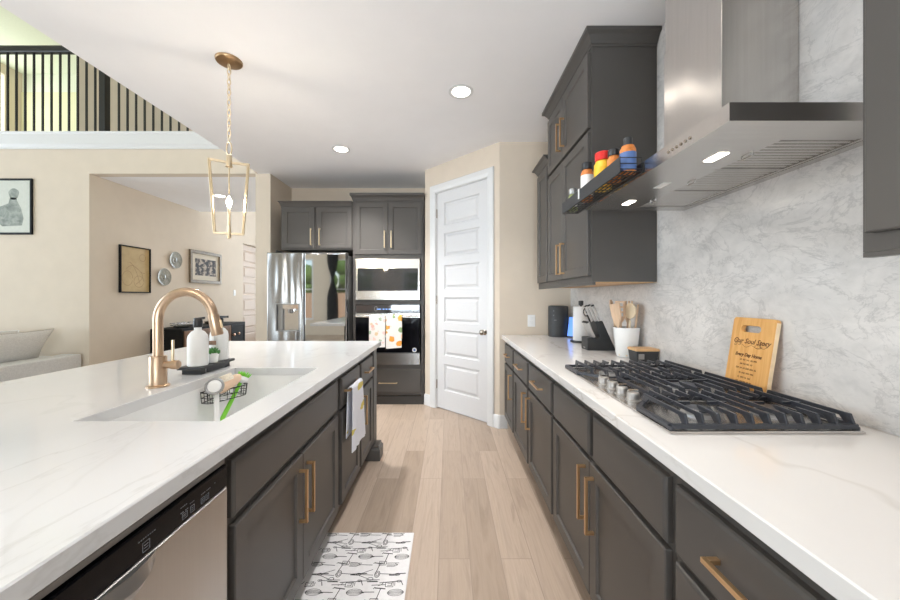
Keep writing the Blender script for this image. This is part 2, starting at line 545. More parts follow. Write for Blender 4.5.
        if parent is not None: o.parent = parent
        if bevel:
            b = o.modifiers.new('bevel', 'BEVEL'); b.width = bevel; b.segments = seg; b.limit_method = 'ANGLE'; b.angle_limit = R(40)
        return o

def thing(name, label, cat, loc=(0, 0, 0), rotz=0.0, group=None):
    o = bpy.data.objects.new(name, None)
    o.empty_display_size = 0.05
    COL.objects.link(o)
    o.location = loc; o.rotation_euler = (0, 0, rotz)
    o['label'] = label; o['category'] = cat
    if group: o['group'] = group
    return o

def tag(o, label, cat, group=None):
    o['label'] = label; o['category'] = cat
    if group: o['group'] = group
    return o

def struct(o, label=None):
    o['kind'] = 'structure'
    if label: o['label'] = label
    return o

def dup(root, loc, label=None, rotz=None):
    r = root.copy(); COL.objects.link(r); r.location = loc
    if rotz is not None: r.rotation_euler = (0, 0, rotz)
    if label: r['label'] = label
    for ch in list(root.children):
        c = ch.copy(); COL.objects.link(c); c.parent = r
        for g in list(ch.children):
            d = g.copy(); COL.objects.link(d); d.parent = c
    return r

def text_shape(body, size, shear=0.0, bold=0.0):
    cu = bpy.data.curves.new('writing', 'FONT')
    cu.body = body; cu.size = size; cu.align_x = 'CENTER'; cu.align_y = 'CENTER'; cu.shear = shear; cu.offset = bold; cu.resolution_u = 3
    o = bpy.data.objects.new('writing', cu); COL.objects.link(o)
    dg = bpy.context.evaluated_depsgraph_get()
    me = bpy.data.meshes.new_from_object(o.evaluated_get(dg))
    vs = [tuple(v.co) for v in me.vertices]; fs = [tuple(p.vertices) for p in me.polygons]
    bpy.data.objects.remove(o); bpy.data.curves.remove(cu); bpy.data.meshes.remove(me)
    return vs, fs

# ================================================================== THE SETTING
XW, YF, ZC = 1.195, 3.47, 2.80        # right wall face, far wall face, kitchen ceiling
def walled(name, axis, a, b, u0, u1, z0, z1, holes=(), mat='wall_paint', label=None):
    """wall slab between a and b on axis ('x' or 'y'), spanning u0..u1 and z0..z1, with rectangular openings (u0,u1,z0,z1)"""
    us = sorted({u0, u1, *[h[0] for h in holes], *[h[1] for h in holes]})
    zs = sorted({z0, z1, *[h[2] for h in holes], *[h[3] for h in holes]})
    m = MB()
    for i in range(len(us) - 1):
        for j in range(len(zs) - 1):
            cu, cz = (us[i] + us[i + 1]) / 2, (zs[j] + zs[j + 1]) / 2
            if any(h[0] < cu < h[1] and h[2] < cz < h[3] for h in holes): continue
            if axis == 'x': m.box(a, b, us[i], us[i + 1], zs[j], zs[j + 1])
            else: m.box(us[i], us[i + 1], a, b, zs[j], zs[j + 1])
    return struct(m.build(name, mat), label)

struct(MB().box(-9.1, 1.33, -4.1, 9.3, -.1, 0).build('floor', 'plank_floor'), 'light tan wood plank floor running down the aisle')
struct(MB().box(-2.33, 1.33, -4.1, 5.07, ZC, 3.3).build('ceiling', 'ceiling_paint'), 'flat white kitchen ceiling')
m = MB().box(-2.33, -2.18, 5.07, 6.3, ZC, 3.3).box(-4.53, -2.33, 4.48, 6.3, ZC, 3.3).box(-9.1, -4.53, 4.48, 7.6, ZC, 3.3)
struct(m.build('ceiling_hall', 'ceiling_paint'), 'white ceiling of the hall behind the island')
struct(MB().box(-4.53, -2.18, 6.3, 9.3, 4.2, 4.3).build('ceiling_foyer', 'ceiling_paint'))
struct(MB().box(-9.1, -2.2, -4.1, 7.6, 6.0, 6.1).build('ceiling_living', 'loft_green_light'), 'pale ceiling high over the loft')

walled('wall_right', 'x', XW + .01, XW + .13, -4.1, YF + .1, 0, ZC)
walled('wall_far', 'y', YF, YF + .1, .50, XW + .13, 0, ZC, label='beige end wall with the outlet above the counter')
walled('wall_kitchen', 'y', 4.95, 5.07, -2.185, -.18, 0, ZC)
walled('wall_pantry', 'x', -.279, -.18, 4.25, 4.95, 0, ZC)
walled('wall_pier', 'x', -2.367, -2.185, 4.36, 9.3, 0, 4.2, label='beige wall end beside the refrigerator')
walled('wall_living', 'y', 4.36, 4.48, -9.1, -4.41, 0, ZC, label='beige living room wall behind the sofa')
walled('wall_header', 'y', 4.36, 4.48, -9.1, -2.33, ZC, 3.10, label='beige wall strip over the hall opening')
walled('wall_hall', 'x', -4.53, -4.41, 4.48, 9.3, 0, 4.2 if False else ZC, [(7.62, 8.50, 0, 2.44)], label='beige hall side wall with framed pictures')
walled('wall_foyer', 'x', -4.53, -4.41, 6.3, 9.3, ZC, 4.2)
walled('wall_foyer_end', 'y', 9.2, 9.3, -4.53, -2.18, 0, 4.2, [(-4.2, -2.6, .3, 3.9)])
walled('wall_foyer_front', 'y', 6.2, 6.3, -4.53, -2.18, 3.3, 4.2)
walled('wall_upper', 'x', -2.33, -2.21, -4.1, 6.3, 3.3, 6.0)
walled('wall_loft', 'y', 6.0, 6.12, -6.27, -2.33, 3.3, 6.0, label='beige wall seen through the loft balusters')
walled('wall_loft_side', 'x', -6.27, -6.15, 6.12, 7.5, 3.3, 6.0)
walled('wall_loft_end', 'y', 7.5, 7.6, -9.1, -6.15, 5.6, 6.0, mat='loft_green_light', label='wall at the back of the loft, green window light in its colour')
walled('wall_loft_low', 'y', 7.48, 7.6, -9.1, -6.15, 3.3, 5.6, mat='loft_yellow', label='pale yellow lower wall at the back of the loft')
walled('wall_left', 'x', -9.1, -9.0, -4.1, 7.6, 0, 6.0, [(-2.9, 3.7, .35, 4.3), (5.6, 7.2, 4.2, 5.8)])
WIN = [(-4.0, -2.62, .52, 2.58), (-5.5, -4.56, .52, 2.58), (-2.1, 1.0, .12, 1.46), (-1.62, -.95, 1.52, 2.2)]  # third opening is added, low and wide to carry the back fill
walled('wall_back', 'y', -4.1, -4.0, -9.1, 1.33, 0, 6.0, WIN)

# diagonal pantry wall with its door; local x runs along the wall, local -y faces the room
DG = Matrix.Translation((-.279, 4.249, 0)) @ Matrix.Rotation(R(-45), 4, 'Z')
m = MB(DG).box(0, .188, 0, .1, 0, ZC).box(.954, 1.1017, 0, .1, 0, ZC).box(.188, .954, 0, .1, 2.49, ZC)
struct(m.build('wall_diagonal', 'wall_paint'), 'beige angled wall around the white pantry door')

def six_panel(name, W, H, mat, parent, y0, tilt=None):
    """door leaf 0..W, front at y0, six stacked raised panels"""
    m = MB(); t = .035
    px0, px1 = .12, W - .12
    rows = [(H * a, H * b) for a, b in ((.085, .207), (.245, .363), (.397, .512), (.550, .660), (.700, .808), (.843, .948))]
    zs = [0] + [z for r in rows for z in r] + [H]
    m.box(0, px0, y0, y0 + t, 0, H).box(px1, W, y0, y0 + t, 0, H)
    for k in range(0, len(zs) - 1, 2): m.box(px0, px1, y0, y0 + t, zs[k], zs[k + 1])
    for a, b in rows:
        m.rects(px0, px1, a, b, [(0, y0 + t), (0, y0), (.010, y0 + .014), (.024, y0 + .014), (.046, y0 + .003)])
    return m

d = thing('door_1', 'white six-panel pantry door in the angled wall', 'door', (-.279, 4.249, 0), R(-45))
d['kind'] = 'structure'
leaf = six_panel('door_panel', .76, 2.475, 'white_door', d, 0)
lo = leaf.v; leaf.v = [(x + .191, y + .018, z + .012) for x, y, z in lo]
leaf.build('door_panel', 'white_door', d, frame='local')
m = MB()
CW = .085
prof = [(0, -.001), (0, -.014), (.006, -.020), (.05, -.020), (.062, -.016), (CW - .004, -.012), (CW, -.010), (CW, -.001)]
def casing(m, x0, x1, z1):
    pts = []
    ls = []
    for dd, y in prof:
        ls.append([(x0 + dd, y, 0), (x0 + dd, y, z1 - dd), (x1 - dd, y, z1 - dd), (x1 - dd, y, 0)])
    n = len(ls); vs = [p for l in ls for p in l]; fs = []
    for k in range(n):
        for i in range(3):
            a = k * 4 + i; b = ((k + 1) % n) * 4 + i
            fs.append((a, a + 1, b + 1, b))
    fs.append(tuple(k * 4 for k in range(n))); fs.append(tuple(k * 4 + 3 for k in range(n)))
    m.add(vs, fs, False)
casing(m, .103, 1.039, 2.576)
m.box(.1885, .194, -.001, .1, 0, 2.49).box(.948, .9535, -.001, .1, 0, 2.49).box(.194, .948, -.001, .1, 2.484, 2.4895)
m.build('casing', 'white_trim', d, frame='local')
k = MB().lathe((.905, .018, .925), [(.030, 0), (.030, -.006), (.012, -.010), (.012, -.030), (.024, -.036), (.029, -.048), (.027, -.058), (.015, -.064), (.002, -.065)], 20, 'y')
k.build('knob', 'nickel', d, frame='local')['label'] = 'dark nickel door knob'
for hz in (.28, 1.25, 2.25):
    MB().cyl((.1935, .012, hz - .05), (.1935, .012, hz + .05), .007).build('hinge', 'nickel', d, frame='local')

# hall door at the far end of the hall side wall
d2 = thing('door_2', 'peach-lit panelled door at the far end of the hall', 'door', (-4.47, 7.63, 0), R(90))
d2['kind'] = 'structure'
leaf = six_panel('door_panel', .86, 2.43, 'door_peach_light', d2, 0)
leaf.build('door_panel', 'door_peach_light', d2, frame='local')

def baseboard(name, pts, h=.13, t=.014, M=None, mat='white_trim'):
    m = MB(M)
    for (x0, y0), (x1, y1) in zip(pts, pts[1:]):
        dx, dy = x1 - x0, y1 - y0; L = math.hypot(dx, dy); nx, ny = dy / L * t, -dx / L * t
        q = [(x0, y0), (x1, y1), (x1 + nx, y1 + ny), (x0 + nx, y0 + ny)]
        m.loops([[(a, b, 0) for a, b in q], [(a, b, h - .012) for a, b in q], [(q[0][0], q[0][1], h), (q[1][0], q[1][1], h), (q[1][0] + nx * .5, q[1][1] + ny * .5, h), (q[0][0] + nx * .5, q[0][1] + ny * .5, h)]])
    return struct(m.build(name, mat))
baseboard('baseboard_pantry', [(0, 0), (.102, 0)], M=DG)
m = MB(DG)
cl = []
for z, tt in ((0, .016), (.118, .016), (.13, .008)):
    arc = [(1.040, 0)] + [(1.040, -tt)] + [(1.072 + .030 * math.sin(a), -.030 + (.030) * (1 - math.cos(a)) - (tt - .0) * math.cos(a) + .030 * math.cos(a) - .0) for a in ()] 
    p = [(1.040, -.0005), (1.040, -tt), (1.088, -tt), (1.102, -tt + .002), (1.113, -tt + .010), (1.119, .010), (1.160, .052), (1.150, .062), (1.1015, .012), (1.1015, -.0005)]
    cl.append([(x, y, z) for x, y in p])
m.loops(cl)
struct(m.build('baseboard_corner', 'white_trim'), 'white baseboard turning the corner by the pantry door')
baseboard('baseboard_living', [(-4.42, 4.36), (-9.0, 4.36)][::-1])
baseboard('baseboard_hall', [(-4.41, 7.6), (-4.41, 4.5)])
baseboard('baseboard_pier', [(-2.367, 4.36), (-2.185, 4.36)])

# white trim under the loft railing
m = MB()
pf = [(4.36, 3.10), (4.345, 3.10), (4.343, 3.125), (4.325, 3.15), (4.322, 3.27), (4.312, 3.285), (4.312, 3.30), (4.48, 3.30), (4.48, 3.10)]
m.prism(pf, -9.0, -2.335, 'x')
struct(m.build('trim_1', 'white_trim'), 'wide white trim board under the loft railing')

# windows behind the camera, seen as reflections but for the added wide low one; each with frame and pane
for n, (x0, x1, z0, z1) in enumerate(WIN, 1):
    f = MB()
    w = .05
    f.ring((x0, x1, z0, z1), (x0 + w, x1 - w, z0 + w, z1 - w), -.04, .04)
    mid = (z0 + z1) / 2
    f.v = [(x, -4.05 + z, y) for x, y, z in f.v]
    f.box(x0 + w, x1 - w, -4.065, -4.035, mid - .018, mid + .018)
    o = struct(f.build('window_%d' % n, 'white_trim'))
    MB().box(x0 + w, x1 - w, -4.053, -4.047, z0 + w, z1 - w).build('pane', 'pane_glass', o)
f = MB()
for a, b in ((-2.9, -.73), (-.67, 1.47), (1.53, 3.7)):
    for c, d_ in ((.35, 2.5), (2.56, 4.3)):
        r = MB().ring((a, b, c, d_), (a + .05, b - .05, c + .05, d_ - .05), -.03, .03)
        f.add([(-9.05 + z, x, y) for x, y, z in r.v], r.f, False)
f.box(-9.08, -9.02, -.73, -.67, .35, 4.3).box(-9.08, -9.02, 1.47, 1.53, .35, 4.3).box(-9.08, -9.02, -2.9, 3.7, 2.5, 2.56)
o = struct(f.build('window_6', 'white_trim'))
MB().box(-9.053, -9.047, -2.85, 3.65, .4, 4.25).build('pane', 'pane_glass', o)
f = MB()
r = MB().ring((-4.2, -2.6, .3, 3.9), (-4.13, -2.67, .37, 3.83), -.03, .03)
f.add([(x, 9.25 + z, y) for x, y, z in r.v], r.f, False)
f.box(-4.13, -2.67, 9.23, 9.27, 2.36, 2.42)
o = struct(f.build('window_7', 'white_trim'))  # unseen window added to hold the foyer fill
MB().box(-4.13, -2.67, 9.247, 9.253, .37, 3.83).build('pane', 'pane_glass', o)

# outdoors behind the camera, seen in the refrigerator's mirror door
struct(MB().box(-40, 30, -9, -4.2, -.25, -.1).build('ground', 'lawn'))
struct(MB().box(-40, 30, -40, -9, -.25, -.1).build('ground_bare', 'dirt'))
fn = MB()
for k in range(60):
    fn.box(-16 + k * .4, -16 + k * .4 + .385, -15.03, -15, -.1, 1.55)
tag(fn.build('fence', 'fence_wood'), 'brown board fence beyond the lawn, seen only in the refrigerator mirror', 'fence')
for (x, y, z, r) in ((-9.6, -17.5, 1.6, 1.5), (-6.6, -19, 1.9, 1.9), (-3.0, -18, 1.5, 1.6)):
    t = thing('tree', 'green tree beyond the back fence, seen only as a reflection', 'tree', (x, y, -.1), 0, 'trees beyond the fence')
    MB().cyl((x, y, -.1), (x, y, z), .12).build('trunk', 'fence_wood', t)
    c = MB()
    rr = random.Random(int(x * 10))
    for k in range(14):
        c.ball((x + rr.uniform(-.7, .7) * r, y + rr.uniform(-.6, .6) * r, z + rr.uniform(-.3, .9) * r), r * rr.uniform(.3, .5), 8)
    c.build('crown', 'foliage', t)

# ================================================================== CABINETS AND COUNTERS
def shaker(m, x0, x1, z0, z1, rail=.055, t=.02):
    m.rects(x0, x1, z0, z1, [(0, 0), (0, -t + .003), (.003, -t), (rail, -t), (rail + .006, -t + .009)])
def flatfront(m, x0, x1, z0, z1, t=.02):
    m.rects(x0, x1, z0, z1, [(0, 0), (0, -t + .007), (.003, -t + .003), (.010, -t)])
def pull(m, x, z, L, orient, y=-.02, s=.011, out=.034):
    """square bar pull centred on x, z, bent to the front at both ends"""
    h = L / 2
    if orient == 'v':
        m.box(x - s / 2, x + s / 2, y - out, y - out + s, z - h, z + h)
        for q in (-1, 1): m.box(x - s / 2, x + s / 2, y - out + s, y, z + q * (h - s / 2) - s / 2, z + q * (h - s / 2) + s / 2)
    else:
        m.box(x - h, x + h, y - out, y - out + s, z - s / 2, z + s / 2)
        for q in (-1, 1): m.box(x + q * (h - s / 2) - s / 2, x + q * (h - s / 2) + s / 2, y - out + s, y, z - s / 2, z + s / 2)
    return m

def fronts(root, specs, hmat='brass', mat='cabinet'):
    """specs: (kind, x0, x1, z0, z1, handle) in the unit's own frame; handle = (orient, x, z, length) or None"""
    for kind, x0, x1, z0, z1, hd in specs:
        m = MB()
        (shaker if kind == 'door' else flatfront)(m, x0, x1, z0, z1)
        f = m.build(kind, mat, root, frame='local')
        if hd:
            pull(MB(), hd[1], hd[2], hd[3], hd[0]).build('handle', hmat, f, bevel=.0012, frame='local')

def base_unit(name, label, loc, rotz, w, depth, specs, ztop=.874, hollow=False, hmat='brass', group=None):
    r = thing(name, label, 'cabinet', loc, rotz, group)
    m = MB()
    if hollow:
        m.box(0, .02, .02, depth, .11, ztop).box(w - .02, w, .02, depth, .11, ztop).box(.02, w - .02, .02, depth, .11, .13).box(.02, w - .02, depth - .015, depth, .13, ztop)
        m.box(0, w, 0, .02, ztop - .045, ztop).box(0, w, 0, .02, .11, .145).box(0, .03, 0, .02, .145, ztop - .045).box(w - .03, w, 0, .02, .145, ztop - .045).box(.03, w - .03, 0, .02, .645, .68)
    else:
        m.box(0, w, 0, depth, .11, ztop)
    m.build('body', 'cabinet', r, frame='local')
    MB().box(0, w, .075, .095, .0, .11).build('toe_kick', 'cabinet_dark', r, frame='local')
    fronts(r, specs, hmat)
    return r

DZ = (.665, .832)        # top drawer
DD = (.13, .648)         # door under it
XF = .565                # face frame of the right run
DEP = XW - XF - .004
def right_unit(label, yfar, ynear, specs, **kw):
    return base_unit('base_cabinet', label, (XF, yfar, 0), R(-90), yfar - ynear, DEP, specs, **kw)
def L(yfar, y): return yfar - y
def dd(yf, a, b, handle_side, drawer_handle=True):
    """one drawer over one door between world y a (far) and b (near)"""
    x0, x1 = L(yf, a), L(yf, b)
    hx = x0 + .045 if handle_side == 'far' else x1 - .045
    return [('drawer', x0, x1, *DZ, ('h', (x0 + x1) / 2, .75, .20 if x1 - x0 > .46 else .17) if drawer_handle else None),
            ('door', x0, x1, *DD, ('v', hx, .505, .215))]
right_unit('dark grey base cabinet at the far end of the right run, against the beige wall', 3.465, 2.99, dd(3.465, 3.44, 3.015, 'near'))
right_unit('dark grey base cabinet second from the far wall, handle at its near edge', 2.989, 2.437, dd(2.989, 2.963, 2.458, 'near'))
right_unit('dark grey base cabinet just beyond the cooktop cabinet, handle at its far edge', 2.436, 1.867, dd(2.436, 2.415, 1.884, 'far'))
yf = 1.866
right_unit('wide dark grey cabinet under the gas cooktop with paired doors and brass handles', yf, .878, [
    ('drawer', L(yf, 1.848), L(yf, 1.385), *DZ, None), ('drawer', L(yf, 1.346), L(yf, .893), *DZ, None),
    ('door', L(yf, 1.848), L(yf, 1.375), *DD, ('v', L(yf, 1.412), .51, .215)), ('door', L(yf, 1.369), L(yf, .893), *DD, ('v', L(yf, 1.332), .50, .215))])
yf = .877
right_unit('dark grey drawer cabinet nearest on the right with a brass bar handle', yf, .318, [
    ('drawer', L(yf, .859), L(yf, .333), *DZ, ('h', L(yf, .596), .752, .25)),
    ('drawer', L(yf, .859), L(yf, .333), .405, .645, ('h', L(yf, .596), .56, .25)),
    ('drawer', L(yf, .859), L(yf, .333), .13, .385, ('h', L(yf, .596), .30, .25))])
yf = .317
right_unit('dark grey base cabinet at the near right end, beside the viewer', yf, -.50, [
    ('drawer', .018, .80, *DZ, ('h', .41, .752, .25)), ('door', .018, .406, *DD, ('v', .37, .505, .215)), ('door', .41, .80, *DD, ('v', .446, .505, .215))])

m = MB().slabs(.523, XW - .001, -.55, YF - .001, [(-.003, .8745), (0, .8775), (0, .911), (-.003, .914)], (1, 0, 1, 0))
tag(m.build('countertop', 'counter_quartz'), 'long white quartz worktop on the right under the range hood', 'countertop')
bs = [(-.55, .9145), (YF - .001, .9145), (YF - .001, 1.3655), (2.032, 1.3655), (2.032, ZC - .001), (.705, ZC - .001), (.705, 1.3655), (-.55, 1.3655)]
m = MB().prism(bs, XW, XW + .0095, 'x')
tag(m.build('backsplash', 'carrara'), 'grey-veined marble backsplash rising to the ceiling behind the hood', 'backsplash')

# ---- island
IX, IYN, IYF = -.61, -.45, 2.90           # face frame plane, near and far ends of the body
def island_unit(label, y0, y1, specs, **kw):
    return base_unit(kw.pop('name', 'base_cabinet'), label, (IX, y0, 0), R(90), y1 - y0, .86, specs, **kw)
def Lu(y0, y): return y - y0
island_unit('dark grey island cabinet at the near end, past the dishwasher', -.45, .345, [
    ('drawer', .02, .775, *DZ, ('h', .40, .752, .25)), ('door', .02, .395, *DD, ('v', .36, .505, .215)), ('door', .40, .775, *DD, ('v', .436, .505, .215))])
y0 = .962
island_unit('dark grey island sink cabinet with a long false front over two brass-handled doors', y0, 1.955, [
    ('drawer', Lu(y0, .977), Lu(y0, 1.905), .675, .835, None),
    ('door', Lu(y0, .985), Lu(y0, 1.442), *DD, ('v', Lu(y0, 1.408), .495, .21)), ('door', Lu(y0, 1.446), Lu(y0, 1.905), *DD, ('v', Lu(y0, 1.480), .495, .21))], hollow=True)
y0 = 1.956
island_unit('dark grey island cabinet with the lemon towel over its drawer handle', y0, 2.388, [
    ('drawer', Lu(y0, 1.970), Lu(y0, 2.370), *DZ, ('h', Lu(y0, 2.15), .752, .27)), ('door', Lu(y0, 1.970), Lu(y0, 2.370), *DD, None)], hmat='brass')
y0 = 2.389
e = island_unit('dark grey island cabinet at the far end with a square plinth foot', y0, 2.90, [
    ('drawer', Lu(y0, 2.41), Lu(y0, 2.775), *DZ, ('h', Lu(y0, 2.59), .752, .18)), ('door', Lu(y0, 2.41), Lu(y0, 2.775), *DD, ('v', Lu(y0, 2.45), .505, .2))])
m = MB()
m.slabs(-.655, -.535, 2.775, 2.915, [(0, 0), (0, .085), (-.012, .10), (-.012, .115), (-.02, .12)])
m.build('plinth_foot', 'cabinet', e)
MB().box(-.612, -.585, 2.785, 2.90, .12, .874).build('corner_post', 'cabinet', e, bevel=.003)
# back panel under the seating overhang
m = MB()
m.box(-1.492, -1.472, IYN, IYF, .0, .874)
tag(m.build('island_panel', 'cabinet'), 'dark grey back panel of the island below the seating overhang', 'panel')

SX0, SX1, SY0, SY1 = -1.12, -.682, 1.058, 1.860     # sink opening
m = MB()
o4 = (-1.947, -.565, -.50, 2.99); i4 = (SX0, SX1, SY0, SY1)
def rr(q, g, z): return [(q[0] - g, q[2] - g, z), (q[1] + g, q[2] - g, z), (q[1] + g, q[3] + g, z), (q[0] - g, q[3] + g, z)]
m.loops([rr(i4, 0, .8745), rr(o4, -.003, .8745), rr(o4, 0, .8775), rr(o4, 0, .911), rr(o4, -.003, .914), rr(i4, .002, .914), rr(i4, 0, .912), rr(i4, 0, .8745)], False, False, smooth=False)
tag(m.build('countertop', 'island_quartz'), 'broad white quartz island top with the sink cut into it', 'countertop')

def rrect(x0, x1, y0, y1, r, z, n=5):
    p = []
    for cx, cy, a0 in ((x1 - r, y1 - r, 0), (x0 + r, y1 - r, 90), (x0 + r, y0 + r, 180), (x1 - r, y0 + r, 270)):
        for k in range(n + 1):
            a = R(a0 + 90 * k / n); p.append((cx + r * math.cos(a), cy + r * math.sin(a), z))
    return p
s = thing('sink', 'white undermount sink set in the island top', 'sink', ((SX0 + SX1) / 2, (SY0 + SY1) / 2, .65))
m = MB()
ls = []
for g, z, r in ((.03, .874, .02), (.03, .866, .02), (.014, .860, .02), (.012, .66, .05), (-.01, .645, .06), (-.05, .640, .06), (-.06, .648, .05), (-.015, .655, .045), (-.002, .67, .04), (.0, .872, .015), (.0, .874, .015)):
    ls.append(rrect(SX0 - g, SX1 + g, SY0 - g, SY1 + g, r, z))
ls.append(ls[0])
m.loops(ls[:-1] + [ls[0]], False, False)
m.loops([rrect(SX0 + .06, SX1 - .06, SY0 + .06, SY1 - .06, .05, .640), rrect(SX0 + .06, SX1 - .06, SY0 + .06, SY1 - .06, .05, .648)])
m.build('basin', 'porcelain', s)
MB().lathe((-.90, 1.44, .649), [(.056, 0), (.056, .004), (.045, .006), (.04, .002), (.002, .002)], 24).build('drain', 'stainless', s)

# ---- dishwasher
dw = thing('dishwasher', 'stainless steel dishwasher built into the island with black control strip', 'dishwasher', (IX, .350, 0), R(90))
W = .605
m = MB().box(.004, W - .004, .03, .6, .10, .865)
m.build('cabinet_shell', 'black_plastic', dw, frame='local')
m = MB().rects(.006, W - .006, .115, .778, [(0, .03), (0, -.016), (.003, -.020)])
m.build('door', 'stainless_vertical', dw, frame='local')
m = MB().rects(.006, W - .006, .780, .836, [(0, .03), (0, -.017), (.003, -.020)])
cp = m.build('control_panel', 'black_glass', dw, frame='local')
cp['label'] = 'glossy black control strip with small white symbols'
O, U, V = (0, -.0201, 0), (1, 0, 0), (0, 0, 1)
def icon(m, x, z, w=.016, h=.018):
    m.stroke([(x, z), (x + w, z), (x + w, z + h), (x, z + h), (x, z)], .0009, O, U, V)
    m.stroke([(x + .003, z + h * .35), (x + w - .003, z + h * .35)], .0011, O, U, V)
    m.stroke([(x + .003, z + h * .65), (x + w - .003, z + h * .65)], .0011, O, U, V)
def tiny(m, x, z, n, step=.0052):
    for k in range(n): m.stroke([(x + k * step, z), (x + k * step + .0034, z)], .0018, O, U, V)
m = MB(); icon(m, .335, .790); tiny(m, .325, .816, 8); m.build('button_symbol', 'pale_text', cp, frame='local')
m = MB(); icon(m, .437, .790, .015, .012); tiny(m, .432, .806, 2); tiny(m, .446, .806, 2); icon(m, .462, .790, .012, .014); tiny(m, .46, .812, 3); tiny(m, .432, .818, 4); m.build('button_symbol', 'pale_text', cp, frame='local')
m = MB(); icon(m, .497, .790, .011, .013); icon(m, .513, .790, .011, .013); tiny(m, .497, .812, 3); tiny(m, .516, .812, 3); tiny(m, .545, .815, 1); m.build('button_symbol', 'pale_text', cp, frame='local')
m = MB()
# scooped pocket handle under the strip
pts = [[], [], []]
ls = []
for k in range(13):
    t = -1 + 2 * k / 12; x = W / 2 + .062 * t; dz = .05 * (1 - t * t) ** .5 if abs(t) < 1 else 0
    ls.append([(x, -.0205, .776), (x, -.0225 - .010 * (1 - t * t), .776), (x, -.0225 - .016 * (1 - t * t), .776 - dz * .55 - .002), (x, -.0205, .776 - dz - .006)])
m.loops(ls)
m.build('handle', 'light_steel', dw, frame='local')
MB().rects(.006, W - .006, .840, .852, [(0, .03), (0, -.012)]).build('top_strip', 'grey_metal', dw, frame='local')
MB().box(.006, W - .006, .05, .07, 0, .10).build('toe_kick', 'black_plastic', dw, frame='local')

# ---- wall cabinets on the right
UX = .823
UD = XW - UX - .002
def crown(m, x0, x1, y0, y1, z, h=.074, out=.05, ex=(1, 1, 1, 0)):
    m.slabs(x0, x1, y0, y1, [(-.004, z), (.004, z), (.004, z + .012), (.010, z + .016), (.016, z + .030), (out * .62, z + .052), (out - .006, z + .060), (out, z + .063), (out, z + h)], ex)
u = thing('upper_cabinet', 'tall dark grey wall cabinet reaching the ceiling beside the range hood', 'cabinet', (UX, 2.885, 1.366), R(-90))
w = 2.885 - 2.032
MB().box(0, w, 0, UD, .006, 1.358).build('body', 'cabinet', u, frame='local')
m = MB(); crown(m, 0, w, 0, UD, 1.350, .0835); m.build('crown_moulding', 'cabinet', u, frame='local')
MB().box(.015, w - .015, .022, UD - .01, 0, .0055).build('underside', 'maple', u, frame='local')['label'] = 'light wood underside'
MB().box(0, w, 0, .02, -.012, .0055).build('light_rail', 'cabinet', u, frame='local')
mid = 2.885 - 2.506
fronts(u, [('door', .012, mid - .002, .042, .869, ('v', mid - .04, .185, .215)), ('door', mid + .002, w - .018, .042, .869, ('v', mid + .044, .185, .215)),
           ('door', .012, mid - .002, 0.896, 1.330, ('v', mid - .04, 1.06, .20)), ('door', mid + .002, w - .018, 0.896, 1.330, ('v', mid + .044, 1.06, .20))])
u = thing('upper_cabinet', 'small lower dark grey wall cabinet at the far end of the right wall', 'cabinet', (UX, 3.235, 1.366), R(-90))
w = 3.235 - 2.886
MB().box(0, w, 0, UD, .006, 1.01).build('body', 'cabinet', u, frame='local')
m = MB(); crown(m, 0, w, 0, UD, 1.005, .072, ex=(1, 0, 1, 0)); m.build('crown_moulding', 'cabinet', u, frame='local')
MB().box(.015, w - .015, .022, UD - .01, 0, .0055).build('underside', 'maple', u, frame='local')
MB().box(0, w, 0, .02, -.012, .0055).build('light_rail', 'cabinet', u, frame='local')
fronts(u, [('door', .03, w - .02, .042, .99, None)])
u = thing('upper_cabinet', 'dark grey wall cabinet at the right edge in front of the hood', 'cabinet', (UX, .7045, 1.366), R(-90))
MB().box(0, 1.0, 0, UD, .006, 1.358).build('body', 'cabinet', u, frame='local')
MB().box(0, 1.0, 0, .02, -.004, .0055).build('light_rail', 'cabinet', u, frame='local')
m = MB(); crown(m, 0, 1.0, 0, UD, 1.350, .0835); m.build('crown_moulding', 'cabinet', u, frame='local')
MB().box(.015, .985, .022, UD - .01, 0, .0055).build('underside', 'maple', u, frame='local')
fronts(u, [('door', .018, .496, .042, .869, ('v', .455, .185, .215)), ('door', .50, .982, .042, .869, ('v', .541, .185, .215)),
           ('door', .018, .496, 0.896, 1.330, ('v', .455, 1.06, .2)), ('door', .50, .982, 0.896, 1.330, ('v', .541, 1.06, .2))])

# ---- oven tower and the cabinet over the refrigerator
TX0, TX1, TY = -1.140, -.295, 4.25
t = thing('oven_cabinet', 'tall dark grey cabinet housing the microwave and oven', 'cabinet', (TX0, TY, 0))
w = TX1 - TX0; dp = 4.948 - TY
m = MB()
m.box(0, .03, 0, dp, 0, 2.44).box(w - .03, w, 0, dp, 0, 2.44).box(.03, w - .03, dp - .02, dp, 0, 2.44)
m.box(.03, w - .03, 0, dp - .02, 1.745, 2.44).box(.03, w - .03, 0, dp - .02, 1.197, 1.244).box(.03, w - .03, 0, dp - .02, .11, .472)
m.build('body', 'cabinet', t, frame='local')
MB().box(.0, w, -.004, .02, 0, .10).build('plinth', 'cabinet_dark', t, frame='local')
m = MB(); crown(m, 0, w, 0, dp, 2.425, .092, .055, ex=(.5, .2, 1, 0)); m.build('crown_moulding', 'cabinet', t, frame='local')
mid = w / 2
fronts(t, [('door', .03, mid - .002, 1.793, 2.41, ('v', mid - .040, 1.97, .20)), ('door', mid + .002, w - .02, 1.793, 2.41, ('v', mid + .040, 1.97, .20)),
           ('drawer', .035, w - .03, .14, .425, ('h', mid, .263, .22))], 'pale_brass')
FX0 = -2.00
t = thing('upper_cabinet', 'dark grey two-door cabinet mounted over the refrigerator', 'cabinet', (FX0, TY + .003, 1.85))
w = TX0 - FX0 - .002; dp = 4.940 - TY
